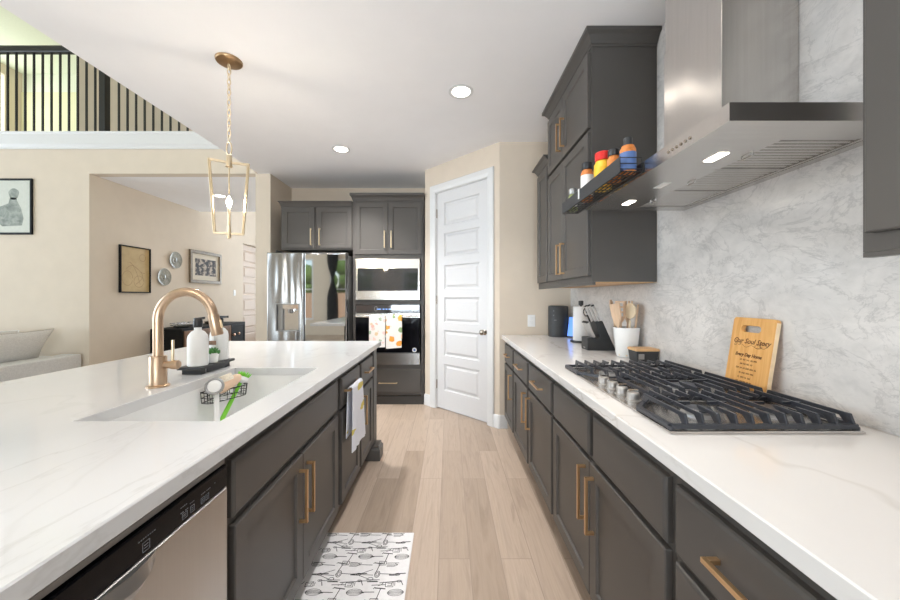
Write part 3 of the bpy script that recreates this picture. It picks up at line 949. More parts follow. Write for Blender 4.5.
MB().box(0, w, 0, dp, 0, .525).build('body', 'cabinet', t, frame='local')
m = MB(); crown(m, 0, w, 0, dp, .505, .068, ex=(.5, 0, 1, 0)); m.build('crown_moulding', 'cabinet', t, frame='local')
fronts(t, [('door', .02, .405, .018, .505, ('v', .368, .15, .20)), ('door', .432, w - .008, .018, .505, ('v', .470, .15, .20))], 'pale_brass')
m = MB().box(-2.075, -2.06, TY + .02, 4.945, 0, 1.845)
tag(m.build('side_panel', 'cabinet'), 'narrow dark grey gable panel between wall end and refrigerator', 'panel')

# ================================================================== APPLIANCES
# ---- refrigerator
fr = thing('refrigerator', 'stainless french door refrigerator with ice dispenser and mirrored right door', 'refrigerator', (-1.59, 4.4, 0))
MB().box(-2.04, -1.16, 4.085, 4.85, .03, 1.765).build('body', 'grey_metal', fr)
LX0, LX1, RX0, RX1 = -2.048, -1.630, -1.623, -1.150
DX0, DX1, DZ0, DZ1 = -1.946, -1.677, .900, 1.210
m = MB()
m.rects(LX0, LX1, .70, 1.788, [(0, 4.08), (0, 4.015), (.006, 4.003), (.014, 4)], True, False)
g = .014
fr_o, fr_i = (LX0 + g, LX1 - g, .70 + g, 1.788 - g), (DX0, DX1, DZ0, DZ1)
def rxz(q, y): return [(q[0], y, q[2]), (q[1], y, q[2]), (q[1], y, q[3]), (q[0], y, q[3])]
m.loops([rxz(fr_o, 4), rxz(fr_i, 4), rxz(fr_i, 4.055)], False, True, smooth=False)
ld = m.build('door', 'fridge_steel', fr); ld['label'] = 'brushed steel left door with ice and water dispenser'
m = MB().rects(DX0, DX1, DZ0, DZ1, [(0, 3.999), (0, 3.996), (.010, 3.996), (.012, 3.999)], False, False)
dp_ = m.build('dispenser', 'grey_metal', ld)
MB().box(DX0 + .075, DX1 - .015, 4.045, 4.054, DZ0 + .012, DZ1 - .06).build('dispenser_back', 'oven_steel', ld)
MB().box(DX0 + .012, DX0 + .07, 4.02, 4.054, DZ0 + .012, DZ1 - .012).build('control_strip', 'grey_metal', ld)
MB().box(DX0 + .075, DX1 - .015, 4.01, 4.054, DZ1 - .06, DZ1 - .012).cyl((-1.795, 4.025, DZ1 - .06), (-1.795, 4.025, DZ1 - .11), .026, .020).cyl((-1.74, 4.025, DZ1 - .06), (-1.74, 4.025, DZ1 - .085), .014).build('nozzle', 'chrome', ld)
MB().box(DX0 + .08, DX1 - .02, 4.008, 4.052, DZ0 + .006, DZ0 + .016).build('drip_tray', 'stainless', ld)
m = MB().rects(RX0, RX1, .70, 1.788, [(0, 4.08), (0, 4.015), (.006, 4.003), (.014, 4)])
rd = m.build('door', 'fridge_steel', fr)
MB().rects(-1.611, -1.158, .76, 1.765, [(0, 3.999), (0, 3.996), (.002, 3.995)]).build('mirror_panel', 'mirror_glass', rd)['label'] = 'mirrored glass panel'
m = MB().rects(LX0, RX1, .08, .69, [(0, 4.08), (0, 4.015), (.006, 4.003), (.014, 4)])
fz = m.build('freezer_drawer', 'fridge_steel', fr)
MB().box(-1.9, -1.17, 3.95, 3.965, .60, .625).box(-1.88, -1.86, 3.96, 3.999, .60, .625).box(-1.21, -1.19, 3.96, 3.999, .60, .625).build('handle', 'stainless', fz)
MB().box(-2.0, -1.18, 4.1, 4.7, 0, .03).build('kick_plate', 'black_plastic', fr)

# ---- microwave and oven in the tower
mw = thing('microwave', 'built-in stainless microwave with a wide dark window, above the oven', 'microwave', (-.722, 4.3, 1.246))
MX0, MX1 = -1.104, -.340
MB().box(MX0 + .03, MX1 - .03, 4.252, 4.70, 1.25, 1.735).build('case', 'grey_metal', mw)
m = MB().rects(MX0, MX1, 1.249, 1.741, [(0, 4.2475), (0, 4.226), (.004, 4.222)])
md = m.build('door', 'oven_steel', mw)
MB().rects(-1.078, -.360, 1.357, 1.626, [(0, 4.2215), (0, 4.219), (.002, 4.218)]).build('window', 'smoke_glass', md)
MB().box(-1.07, -.37, 4.2175, 4.2215, 1.352, 1.3565).build('lower_strip', 'stainless', md)
ov = thing('oven', 'built-in wall oven with black glass door and two towels over its handle', 'oven', (-.722, 4.3, .476))
MB().box(MX0 + .03, MX1 - .03, 4.252, 4.80, .478, 1.19).build('case', 'grey_metal', ov)
cp = MB().rects(MX0 + .004, MX1, 1.094, 1.194, [(0, 4.2475), (0, 4.224), (.003, 4.221)]).build('control_panel', 'smoke_glass', ov)
m = MB()
for k, (x, w_) in enumerate(((-.85, .05), (-.78, .02), (-.745, .02), (-.71, .03), (-.66, .012), (-.64, .012), (-.62, .012))):
    m.stroke([(x, 1.14), (x + w_, 1.14)], .008, (0, 4.2208, 0), (1, 0, 0), (0, 0, 1))
m.build('display', 'clock_blue', cp)
m = MB()
for cx in (-.86, -.43): m.tube([(cx + .018 * math.cos(2 * math.pi * k / 20), 4.2205, 1.145 + .028 * math.sin(2 * math.pi * k / 20)) for k in range(20)], .002, 6, True)
m.build('dial_marks', 'grey_metal', cp)
od = MB().rects(MX0 + .004, MX1, .622, 1.088, [(0, 4.2475), (0, 4.224), (.003, 4.220)]).build('door', 'black_glass', ov)
MB().rects(MX0 + .004, MX1, 1.040, 1.088, [(0, 4.2195), (0, 4.217)]).build('door_band', 'oven_steel', od)
HB = (4.165, 1.057)
MB().cyl((MX0 + .012, HB[0], HB[1]), (MX1 - .012, HB[0], HB[1]), .0115).cyl((MX0 + .05, HB[0], HB[1]), (MX0 + .05, 4.219, HB[1]), .010).cyl((MX1 - .05, HB[0], HB[1]), (MX1 - .05, 4.219, HB[1]), .010).build('handle', 'oven_steel', od)
MB().rects(MX0 + .004, MX1, .478, .618, [(0, 4.2475), (0, 4.224), (.003, 4.220)]).build('lower_panel', 'oven_steel', ov)
b = MB().lathe((-.402, 4.2195, .655), [(.026, 0), (.026, -.0012), (.001, -.0012)], 24, 'y').build('sticker', 'label_white', od)
b['label'] = 'round pale sticker'
MB().lathe((-.402, 4.2180, .655), [(.017, 0), (.017, -.0006), (.001, -.0006)], 20, 'y').build('sticker_ring', 'label_blue', od)

def drape(x0, x1, front, back, bar_r, flare=0.0, n=14, wave=.006, seed=1, lean=0.0, thick=.004):
    """towel hung over a bar that runs along local x; local -y is the front. Returns an MB in local frame, bar axis at origin"""
    rr_ = random.Random(seed); ph = rr_.uniform(0, 6)
    path = []
    r = bar_r + .004
    N = 16
    for k in range(N + 1):
        path.append((-r - .004 * (1 - k / N), -front * (1 - k / N)))
    for k in range(1, 8):
        a = math.pi - math.pi * k / 8
        path.append((r * math.cos(a), r * math.sin(a)))
    for k in range(N + 1):
        path.append((r + .001, -back * k / N))
    def pos(u, v, off):
        d, z = path[v]
        dep = min(1, max(0, -z / max(front, .01)))
        w = (x1 - x0) * (1 + flare * dep)
        xc = (x0 + x1) / 2 + lean * dep
        x = xc + (u - .5) * w
        s = 1 if d < 0 else 0
        wv = wave * dep * s * (math.sin(u * 9 + ph) + .5 * math.sin(u * 19 + ph * 2))
        dd_ = d - abs(wv) * 1.0 if d < 0 else d
        a = path[max(v - 1, 0)]; b_ = path[min(v + 1, len(path) - 1)]
        t = Vector((b_[0] - a[0], b_[1] - a[1])).normalized()
        nrm = (-t.y, t.x)
        return (x, dd_ + nrm[0] * off, z + nrm[1] * off - (.006 * math.sin(u * 3.1 + ph) * dep if s else 0))
    m = MB(); V = len(path)
    A = [[pos(u / n, v, 0) for u in range(n + 1)] for v in range(V)]
    B = [[pos(u / n, v, thick) for u in range(n + 1)] for v in range(V)]
    ls = []
    for v in range(V): ls.append(A[v] + B[v][::-1])
    m.loops(ls)
    return m
def towel(label, mat, M, **kw):
    m = drape(**kw)
    m.v = [tuple(M @ Vector(p)) for p in m.v]
    r = tag(m.build('towel', mat, None, angle=60), label, 'towel')
    return r
M0 = Matrix.Translation((0, HB[0], HB[1] + .0005))
towel('white towel with small pink flowers, left of the two on the oven handle', 'towel_flowers', M0, x0=-.925, x1=-.738, front=.355, back=.25, bar_r=.0118, seed=2, wave=.002)
towel('white towel with orange fruit print, right of the two on the oven handle', 'towel_oranges', M0, x0=-.728, x1=-.545, front=.37, back=.26, bar_r=.0118, seed=3, wave=.002)
M1 = Matrix.Translation((IX + .02 + .034 - .0055, 2.15, .752)) @ Matrix.Rotation(R(90), 4, 'Z')
towel('pale towel with yellow lemons hanging from an island drawer handle', 'towel_lemons', M1, x0=-.115, x1=.115, front=.350, back=.27, bar_r=.0085, flare=.30, seed=5, wave=.008)

# ---- gas cooktop
CT = .9142
ck = thing('cooktop', 'stainless gas cooktop with black iron grates set in the right counter', 'cooktop', (.8625, 1.392, CT))
m = MB().slabs(.60, 1.1235, .955, 1.83, [(-.004, CT), (0, CT + .002), (0, CT + .006), (-.003, CT + .008), (-.016, CT + .008), (-.022, CT + .0055)])
m.build('tray', 'stainless', ck)
for bx, by, br in ((.775, 1.10, .036), (1.005, 1.10, .042), (.93, 1.392, .052), (.775, 1.685, .042), (1.005, 1.685, .036)):
    b = MB().lathe((bx, by, CT + .0055), [(br + .014, 0), (br + .012, .006), (br, .008), (br, .014), (.002, .014)], 24).build('burner', 'grey_metal', ck)
    MB().lathe((bx, by, CT + .0195), [(br - .004, 0), (br, .002), (br, .006), (br - .004, .009), (.002, .0095)], 24).build('burner_cap', 'iron', b)
GZ = CT + .0175
def grate(poly, y0, y1, xs, burners, lug=None):
    m = MB()
    n = len(poly)
    for k in range(n):
        a, b = poly[k], poly[(k + 1) % n]
        m.bar((*a, GZ), (*b, GZ), .015, .012)
    for p in poly: m.cyl((p[0], p[1], CT + .0082), (p[0], p[1], GZ), .008, .008, 10)
    for x, xa, xb in xs:
        segs = [(xa, xb)]
        for bx, by in burners:
            if abs(x - bx) < .052 and xa < by < xb:
                gp = .062 if abs(x - bx) < .03 else .042
                if gp: segs = [q for s_ in segs for q in ([(s_[0], by - gp), (by + gp, s_[1])] if s_[0] < by < s_[1] else [s_])]
        for a, b in segs:
            e0, e1 = abs(a - xa) < 1e-6, abs(b - xb) < 1e-6
            pts = [(a, GZ - .006), (a + .016, GZ - .006), (a + .038, GZ + .020)] if e0 else [(a, GZ + .026), (a + .010, GZ + .020)]
            pts += [(b - .038, GZ + .020), (b - .016, GZ - .006), (b, GZ - .006), (b, GZ + .006), (b - .010, GZ + .032)] if e1 else [(b - .010, GZ + .020), (b, GZ + .026), (b, GZ + .032)]
            pts += [(a + .010, GZ + .032), (a, GZ + .006)] if e0 else [(a, GZ + .032)]
            m.prism(pts, x - .0034, x + .0034, 'x')
    for bx, by in burners:
        for q in (-1, 1):
            m.bar((bx + q * .028, by, GZ + .0245), (bx + q * .085, by, GZ + .0245), .008, .010)
    if lug: m.box(*lug)
    return m.build('grate', 'iron', ck, bevel=.0012)
XS = [.652 + .0455 * k for k in range(11)]
def yr(x):   # the chamfer that makes room for the knobs
    return 0 if x > .692 else (.692 - x) / .087 * .105
grate([(.606, .968), (1.112, .968), (1.112, 1.236), (.695, 1.236), (.606, 1.128)], .968, 1.236, [(x, .966, 1.238 - yr(x)) for x in XS], [(.775, 1.10), (1.005, 1.10)], (1.112, 1.124, 1.0, 1.03, GZ - .004, GZ + .006))
grate([(.735, 1.248), (1.112, 1.248), (1.112, 1.536), (.735, 1.536)], 1.248, 1.536, [(x, 1.246, 1.538) for x in XS[2:]], [(.93, 1.392)])
grate([(.606, 1.818), (1.112, 1.818), (1.112, 1.548), (.695, 1.548), (.606, 1.656)], 1.548, 1.818, [(x, 1.546 + yr(x), 1.820) for x in XS], [(.775, 1.685), (1.005, 1.685)])
for k, y in enumerate((1.253, 1.333, 1.412, 1.492)):
    kb = MB().lathe((.652, y, CT + .0057), [(.026, 0), (.026, .003), (.021, .005), (.0205, .026), (.018, .029), (.002, .0295)], 24).build('knob', 'light_steel', ck)
    MB().box(.634, .670, y - .0045, y + .0045, CT + .0342, CT + .044).build('grip', 'chrome', kb, bevel=.0015)

# ---- range hood
HX, HY0, HY1, HZ, HZT = .697, .880, 1.796, 1.721, 1.767
hd = thing('range_hood', 'stainless steel chimney range hood over the gas cooktop', 'range hood', (.95, 1.338, HZ))
HXB = XW - .0005
FXA, FXB, FYA, FYB = .915, 1.160, .972, 1.728
m = MB()
o_ = (HX, HXB, HY0, HY1); i_ = (FXA, FXB, FYA, FYB)
m.loops([rr(i_, 0, HZ + .012), rr(i_, 0, HZ), rr(o_, 0, HZ), rr(o_, 0, HZT), rr(o_, -.002, HZT + .001)], False, True, smooth=False)
m.build('canopy', 'stainless', hd)
fl = (FYB - FYA) / 3
for k in range(3):
    a, b = FYA + k * fl + .002, FYA + (k + 1) * fl - .002
    m = MB()
    m.ring((FXA + .001, FXB - .001, a, b), (FXA + .014, FXB - .014, a + .008, b - .008), HZ + .001, HZ + .009)
    ns = 11; st = (b - a - .016) / ns
    for q in range(ns):
        y = a + .008 + q * st
        m.prism([(y + .002, HZ + .003), (y + st * .62, HZ + .003), (y + st * .80, HZ + .010), (y - st * .0, HZ + .010)], FXA + .014, FXB - .014, 'x')
    f = m.build('filter', 'stainless', hd)
    MB().tube([(FXA + .010, (a + b) / 2 - .02, HZ + .001), (FXA + .010, (a + b) / 2 - .02, HZ - .006), (FXA + .010, (a + b) / 2 + .02, HZ - .006), (FXA + .010, (a + b) / 2 + .02, HZ + .001)], .0025, 8).build('filter_handle', 'chrome', f)
MB().box(FXA, FXB, FYA, FYB, HZ + .012, HZ + .016).build('filter_backing', 'cabinet_dark', hd)
for y, mt in ((1.11, 'hood_glow'), (1.39, 'label_white'), (1.645, 'hood_glow')):
    m = MB().box(.822, .852, y - .034, y + .034, HZ - .0012, HZ - .0002)
    ln = m.build('light_lens', mt, hd)
    if mt == 'hood_glow':
        lo_ = lamp('hood_lamp', 'SPOT', (.837, y, HZ - .01), (0, R(14), 0), 4.0, (1, .90, .76), spot_size=R(130), spot_blend=.8, shadow_soft_size=.02)
m = MB()
for k in range(6):
    y = 1.124 - k * .020
    m.lathe((HX - .0002, y, 1.7425), [(.0046, 0), (.0046, -.0020), (.0038, -.0030), (.0003, -.0030)], 14, 'x')
m.build('buttons', 'nickel', hd)
m = MB().box(.931, HXB, 1.208, 1.532, HZT + .0012, 2.33).build('chimney', 'chimney_steel', hd, bevel=.002)
MB().box(.934, HXB, 1.211, 1.529, 2.3302, ZC - .0005).build('chimney_extension', 'chimney_steel', hd, bevel=.002)

# ---- spice rack on the hood's front edge and its jars
RX, RXB, RY0, RY1, RZ = .615, .6965, 1.268, 1.91, 1.7305
rk = thing('spice_rack', 'black metal spice rack clipped to the front edge of the range hood', 'rack', (.655, 1.59, RZ))
MB().box(RX - .002, RX, RY0, RY1, RZ, RZ + .056).build('front_plate', 'slate_black', rk)
m = MB()
for x in (RX + .0008, RX + .018, RX + .036, RX + .054, RXB - .006): m.box(x, x + .0055, RY0, RY1, RZ, RZ + .0025)
for k in range(15):
    y = RY0 + (RY1 - RY0 - .006) * k / 14; m.box(RX + .0005, RXB - .001, y, y + .006, RZ + .0026, RZ + .0046)
m.build('slotted_tray', 'black_metal', rk)
MB().box(RXB - .0022, RXB - .0005, RY0, RY1, RZ + .0048, RZ + .035).build('back_plate', 'black_metal', rk)
for y in (RY0 + .002, RY1 - .002):
    m = MB()
    for z in (.012, .032, .053): m.tube([(RX, y, RZ + z), (RXB - .002, y, RZ + z)], .0016, 6)
    m.tube([(RXB - .004, y, RZ + .003), (RXB - .004, y, RZ + .053)], .0016, 6)
    m.build('end_wires', 'black_metal', rk)
MB().box(RX - .0045, RX - .0022, 1.66, 1.672, RZ + .014, RZ + .060).build('clip', 'label_white', rk)
def jar(label, x, y, r, h, body, lid, lab, lidh=.03, name='spice_jar', labz=(.2, .75), lw=1.0):
    z = RZ + .0048
    t = thing(name, label, 'jar', (x, y, z), 0, 'spice jars on the hood rack')
    hb = h - lidh
    MB().lathe((x, y, z), [(r * .92, 0), (r, .004), (r, hb - .014), (r * .78, hb - .002), (r * .78, hb)], 20).build('jar_body', body, t)
    MB().lathe((x, y, z), [(r * .86 * lw, hb + .0004), (r * .9 * lw, hb + .002), (r * .9 * lw, h - .003), (r * .8 * lw, h), (.001, h)], 20).build('lid', lid, t)
    if lab:
        MB().lathe((x, y, z), [(r + .0004, hb * labz[0]), (r + .0010, hb * labz[0]), (r + .0010, hb * labz[1]), (r + .0004, hb * labz[1])], 20).build('paper_label', lab, t)
jar('small spice jar with grey lid at the far end of the black hood rack', .657, 1.872, .024, .118, 'spice_green', 'grey_metal', 'label_white')
jar('tall spice jar with black lid and white label on the hood rack', .655, 1.675, .028, .180, 'spice_orange', 'black_plastic', 'label_white', .034, labz=(.15, .82))
jar('yellow spice tub with a bright red lid on the hood rack', .6545, 1.502, .0355, .158, 'spice_yellow', 'red_plastic', 'spice_yellow', .036)
jar('orange spice jar with dark lid between red-lidded tub and blue-labelled jar', .656, 1.405, .026, .130, 'spice_orange', 'black_plastic', None, .026)
jar('dark-lidded spice jar with blue label at the near end of the hood rack', .660, 1.305, .0275, .132, 'spice_orange', 'slate_black', 'label_blue', .030, labz=(.08, .74), lw=.66)

# ================================================================== THINGS ON THE RIGHT COUNTER
CZ = .9142
def on(x, y): return (x, y, CZ)
t = thing('canister', 'black cylindrical speaker-like canister against the end wall of the counter', 'canister', on(1.035, 3.345))
MB().lathe(on(1.035, 3.345), [(.086, 0), (.091, .004), (.091, .276), (.087, .285), (.07, .288), (.068, .282), (.002, .282)], 32).build('body', 'slate_black', t)
m = MB()
for k, (u, z) in enumerate(((-.2, .24), (-.2, .20), (.0, .155), (.18, .155))):
    a = R(-125) + u * .6
    m.box(1.035 + .0912 * math.cos(a) - .006, 1.035 + .0912 * math.cos(a) + .006, 3.345 + .0912 * math.sin(a) - .001, 3.345 + .0912 * math.sin(a) + .002, CZ + z, CZ + z + .004)
m.build('markings', 'grey_metal', t)
t = thing('tablet', 'small tablet with a glowing blue screen tucked behind the paper towel', 'tablet', on(1.12, 3.24))
MM = Matrix.Translation((1.120, 3.24, CZ)) @ Matrix.Rotation(R(-50), 4, 'Z') @ Matrix.Rotation(R(-12), 4, 'X')
MB(MM).box(-.042, .042, -.005, .005, .005, .195).build('case', 'black_plastic', t, bevel=.003)
MB(MM).box(-.037, .037, -.0062, -.0052, .012, .188).build('screen', 'screen_blue', t)
t = thing('paper_towel_holder', 'black upright paper towel holder with a white roll beside the knife block', 'paper towel', on(1.095, 2.93))
MB().lathe(on(1.095, 2.93), [(.082, 0), (.085, .003), (.085, .010), (.080, .013), (.001, .013)], 28).build('base', 'black_metal', t)
MB().cyl((1.095, 2.93, CZ + .013), (1.095, 2.93, CZ + .315), .008).lathe((1.095, 2.93, CZ + .300), [(.012, 0), (.019, .004), (.020, .034), (.016, .040), (.001, .041)], 18).build('post', 'black_metal', t)
MB().lathe(on(1.095, 2.93), [(.021, .014), (.062, .014), (.0635, .017), (.0635, .289), (.062, .292), (.021, .292), (.021, .014)], 32).build('paper_roll', 'paper', t)

# knife block: a black wedge with a low front step, handles leaning to the room
kbk = thing('knife_block', 'black knife block with steel-handled knives on the right counter', 'knife block', on(1.06, 2.505))
YA, YB = 2.452, 2.565
prof = [(.962, CZ), (1.158, CZ), (1.150, CZ + .02), (1.066, CZ + .205), (1.020, CZ + .196), (1.048, CZ + .098), (1.040, CZ + .09), (.962, CZ + .088)]
MB().prism(prof, YA, YB, 'y').build('block', 'slate_black', kbk, bevel=.004)
def knife(x, y, z, L_, w_=.011, tilt=24):
    a = R(tilt); dx, dz = -math.sin(a), math.cos(a)
    h = MB().bar((x, y, z), (x + dx * L_, y, z + dz * L_), w_, .017)
    k_ = h.build('knife_handle', 'pale_steel', kbk, bevel=.002)
    e = MB().bar((x + dx * (L_ + .0002), y, z + dz * (L_ + .0002)), (x + dx * (L_ + .008), y, z + dz * (L_ + .008)), w_ + .001, .018)
    e.build('end_cap', 'black_plastic', k_)
for x, y, L_ in ((1.052, 2.470, .118), (1.040, 2.500, .122), (1.029, 2.532, .118)):
    knife(x, y, CZ + .200 - (1.060 - x) * .2, L_, .013)
for y, L_ in ((2.466, .112), (2.490, .112), (2.514, .112), (2.538, .112)):
    knife(1.014, y, CZ + .0885, L_, .012, 25)
m = MB()
m.torus((.992, 2.552, CZ + .262), .020, .0045, 'y', 20, 8, (1, 1.4)).torus((1.010, 2.558, CZ + .276), .018, .0045, 'y', 20, 8, (1, 1.4)).bar((1.020, 2.556, CZ + .194), (1.002, 2.556, CZ + .240), .010)
m.build('scissors', 'black_plastic', kbk)
mk = MB(); mk.box(.9612, .9618, 2.495, 2.525, CZ + .012, CZ + .020); mk.build('badge', 'grey_metal', kbk)

t = thing('utensil_crock', 'white crock holding wooden cooking utensils beside the knife block', 'crock', on(1.108, 2.21))
c = (1.108, 2.21, CZ)
MB().lathe(c, [(.050, 0), (.054, .003), (.062, .03), (.0765, .178), (.0765, .182), (.0735, .182), (.060, .035), (.052, .012), (.001, .010)], 32).build('pot', 'white_ceramic', t)
m = MB()
for q in range(4):
    a = R(200 + q * 45); m.ball((c[0] + .0545 * math.cos(a), c[1] + .0545 * math.sin(a), c[2] + .014), .006, 8)
m.build('dots', 'pale_wood', t)
def utensil(label, dx, dy, tx, ty, L_, kind, mat='beech', rot=0.0):
    """wooden tool standing in the crock: base offset dx,dy, top lean tx,ty"""
    p0 = Vector((c[0] + dx, c[1] + dy, CZ + .016)); p1 = Vector((c[0] + tx, c[1] + ty, CZ + L_))
    d = (p1 - p0); Ln = d.length; zq = d.to_track_quat('Z', 'Y')
    M = Matrix.Translation(p0) @ zq.to_matrix().to_4x4() @ Matrix.Rotation(rot, 4, 'Z')
    m = MB(M)
    m.tube([(0, 0, 0), (0, 0, Ln * .55), (0, 0, Ln * .70)], [.0055, .0058, .0065], 10)
    def blade(pts, th=.0045): m.prism(pts, -th, th, 'y')
    a, b = Ln * .68, Ln
    if kind == 'spoon':
        blade([(.042 * math.sin(2 * math.pi * k / 18) * (1.0 if k else 1), (a + b) / 2 + .018 - (b - a) / 2 * math.cos(2 * math.pi * k / 18)) for k in range(18)])
    elif kind == 'spatula':
        blade([(-.010, a - .05), (.010, a - .05), (.036, a + .02), (.040, b), (-.032, b - .010), (-.034, a + .02)])
    elif kind == 'fork':
        blade([(-.008, a - .03), (.008, a - .03), (.026, a + .02), (.026, a + .035), (-.026, a + .035), (-.026, a + .02)])
        for q in (-.021, 0, .021): blade([(q - .005, a + .03), (q + .005, a + .03), (q + .004, b), (q - .004, b)])
    elif kind == 'slotted':
        for s_ in (-1, 1): blade([(s_ * .030, a), (s_ * .018, a), (s_ * .018, b), (s_ * .030, b)])
        for q in (0, .33, .66, 1): blade([(-.019, a + (b - a - .010) * q), (.019, a + (b - a - .010) * q), (.019, a + (b - a - .010) * q + .010), (-.019, a + (b - a - .010) * q + .010)])
        blade([(-.008, a - .03), (.008, a - .03), (.028, a + .002), (-.028, a + .002)])
    o = m.build('utensil', mat)
    tag(o, label, 'utensil', 'wooden utensils in the white crock')
utensil('pale wooden spoon with a broad bowl, frontmost in the white crock', .0, -.030, .010, -.030, .315, 'spoon', 'pale_wood', R(20))
utensil('wooden turner leaning to the left rim of the white crock', -.028, -.012, -.084, -.018, .335, 'spatula', 'beech', R(15))
utensil('slotted wooden turner upright behind the pale spoon in the crock', -.02, .018, -.034, .008, .345, 'slotted', 'beech', R(5))
utensil('wooden spatula leaning right toward the marble in the crock', .030, -.016, .060, -.026, .325, 'spatula', 'beech', R(-12))
utensil('wooden fork standing at the back of the white crock', .012, .030, .040, .046, .345, 'fork', 'beech', R(0))
utensil('wooden spoon at the back left of the white crock', -.030, .026, -.070, .054, .335, 'spoon', 'beech', R(0))

t = thing('butter_dish', 'small black box with a bamboo lid between crock and cooktop', 'box', on(1.125, 2.05))
m = MB().slabs(1.062, 1.188, 2.000, 2.100, [(-.008, CZ), (-.006, CZ + .002), (0, CZ + .062)])
m.build('box', 'slate_black', t, bevel=.003)
MB().slabs(1.060, 1.190, 1.998, 2.102, [(-.002, CZ + .0625), (0, CZ + .065), (0, CZ + .074), (-.004, CZ + .077)]).build('lid', 'butter_lid', t)
MB().box(1.072, 1.104, 1.9982, 1.9998, CZ + .018, CZ + .048).build('sticker', 'grey_metal', t)

# cutting board leaning on the backsplash behind the cooktop
tb = thing('cutting_board', 'bamboo cutting board with engraved lettering leaning on the marble backsplash', 'cutting board', on(1.15, 1.335))
bw, bh, bt = .190, .288, .016
Mb = Matrix.Translation((1.129, 1.456, CZ + .0042)) @ Matrix.Rotation(R(-90), 4, 'Z') @ Matrix.Rotation(R(-9.0), 4, 'X')
# local x runs toward the viewer, z up the board, -y is the printed face
m = MB(Mb)
hx0, hx1, hz0, hz1 = .042, .132, bh - .056, bh - .030
us = []
outer = [(0, 0), (bw, 0), (bw, bh - .01), (bw - .004, bh - .003), (bw - .01, bh), (.01, bh), (.004, bh - .003), (0, bh - .01)]
hole = []
rr2 = (hz1 - hz0) / 2
for cx, a0 in ((hx1 - rr2, -90), (hx0 + rr2, 90)):
    for k in range(7):
        a = R(a0 + 180 * k / 6); hole.append((cx + rr2 * math.cos(a), hz0 + rr2 + rr2 * math.sin(a)))
def board_face(y):
    cu = bpy.data.curves.new('b', 'CURVE'); cu.dimensions = '2D'; cu.fill_mode = 'BOTH'; cu.extrude = bt / 2
    for loop in (outer, hole):
        sp = cu.splines.new('POLY'); sp.points.add(len(loop) - 1); sp.use_cyclic_u = True
        for p, (x, z) in zip(sp.points, loop): p.co = (x, z, 0, 1)
    o = bpy.data.objects.new('b', cu); COL.objects.link(o)
    me = bpy.data.meshes.new_from_object(o.evaluated_get(bpy.context.evaluated_depsgraph_get()))
    vs = [(v.co.x, bt / 2 + v.co.z, v.co.y) for v in me.vertices]; fs = [tuple(p.vertices) for p in me.polygons]
    bpy.data.objects.remove(o); bpy.data.curves.remove(cu); bpy.data.meshes.remove(me)
    return vs, fs
m.add(*board_face(0))
m.build('board', 'bamboo', tb)
MB(Mb).box(bw + .0001, bw + .0006, .0005, bt - .0005, .002, bh - .012).build('edge_strip', 'bamboo_edge', tb)
O, U, V = Mb @ Vector((0, -.0004, 0)), (Mb.to_3x3() @ Vector((1, 0, 0))), (Mb.to_3x3() @ Vector((0, 0, 1)))
m = MB()
def writing(m, body, size, cx, cz, shear, sx=1.0, bold=.0):
    vs, fs = text_shape(body, size, shear, bold)
    m.add([tuple(O + U * (cx + x * sx) + V * (cz + y)) for x, y, z in vs], fs)
writing(m, 'Our Soul Story', .027, .096, .196, .35, .98, .0006)
def sp(f, n, w): m.stroke([f(k / n) for k in range(n + 1)], w, O, U, V, -.0003)
sp(lambda q: (.020 + .022 * q + .010 * math.sin(q * 9), .190 - .012 * q + .010 * math.cos(q * 8)), 22, .0013)
sp(lambda q: (.040 + .110 * q, .178 + .006 * math.sin(q * 14) * (1 - q * .6)), 40, .0011)
sp(lambda q: (.150 + .018 * math.cos(q * 11) * (1 - q * .4), .186 + .010 * math.sin(q * 11)), 36, .0012)
sp(lambda q: (.130 + .014 * math.cos(q * 9), .180 + .007 * math.sin(q * 9)), 30, .0011)
m.build('engraving', 'engraving', tb)
m = MB()
writing(m, 'Every Day Home', .0170, .092, .143, .3, 1.0, .0010)
rr_ = random.Random(4)
for row, z in enumerate((.124, .108, .091, .073, .056, .039)):
    ww = (.062, .056, .088, .054, .060, .074)[row]; x = .090 - ww / 2
    while x < .090 + ww / 2:
        l_ = rr_.uniform(.006, .013)
        q = x
        while q < x + l_:
            m.stroke([(q, z - .003), (q + .0008, z + .0035)], .0010, O, U, V, -.0003); m.stroke([(q, z + rr_.uniform(-.003, .003)), (q + .0024, z + rr_.uniform(-.003, .003))], .0009, O, U, V, -.0003)
            q += .0030
        x += l_ + .006
m.build('small_lines', 'engraving', tb)

def outlet(label, M, cat='outlet', name='power_outlet', kind='outlet'):
    t = thing(name, label, cat, M.to_translation())
    MB(M).rects(-.037, .037, -.058, .058, [(0, -.0003), (0, -.004), (.003, -.0065)]).build('plate', 'matte_white', t)
    if kind == 'outlet':
        for q in (-.021, .021): MB(M).rects(-.017, .017, q - .014, q + .014, [(0, -.0065), (0, -.0078), (.002, -.0082)]).build('socket', 'porcelain', t)
    else:
        MB(M).rects(-.016, .016, -.033, .033, [(0, -.0065), (0, -.008), (.003, -.010)]).build('rocker', 'porcelain', t)
outlet('white outlet on the beige end wall above the counter', Matrix.Translation((.812, YF, 1.052)))
outlet('small white light switch on the hall wall beside the framed picture', Matrix.Translation((-4.41, 7.32, 1.37)) @ Matrix.Rotation(R(90), 4, 'Z'), 'light switch', 'light_switch', 'switch')

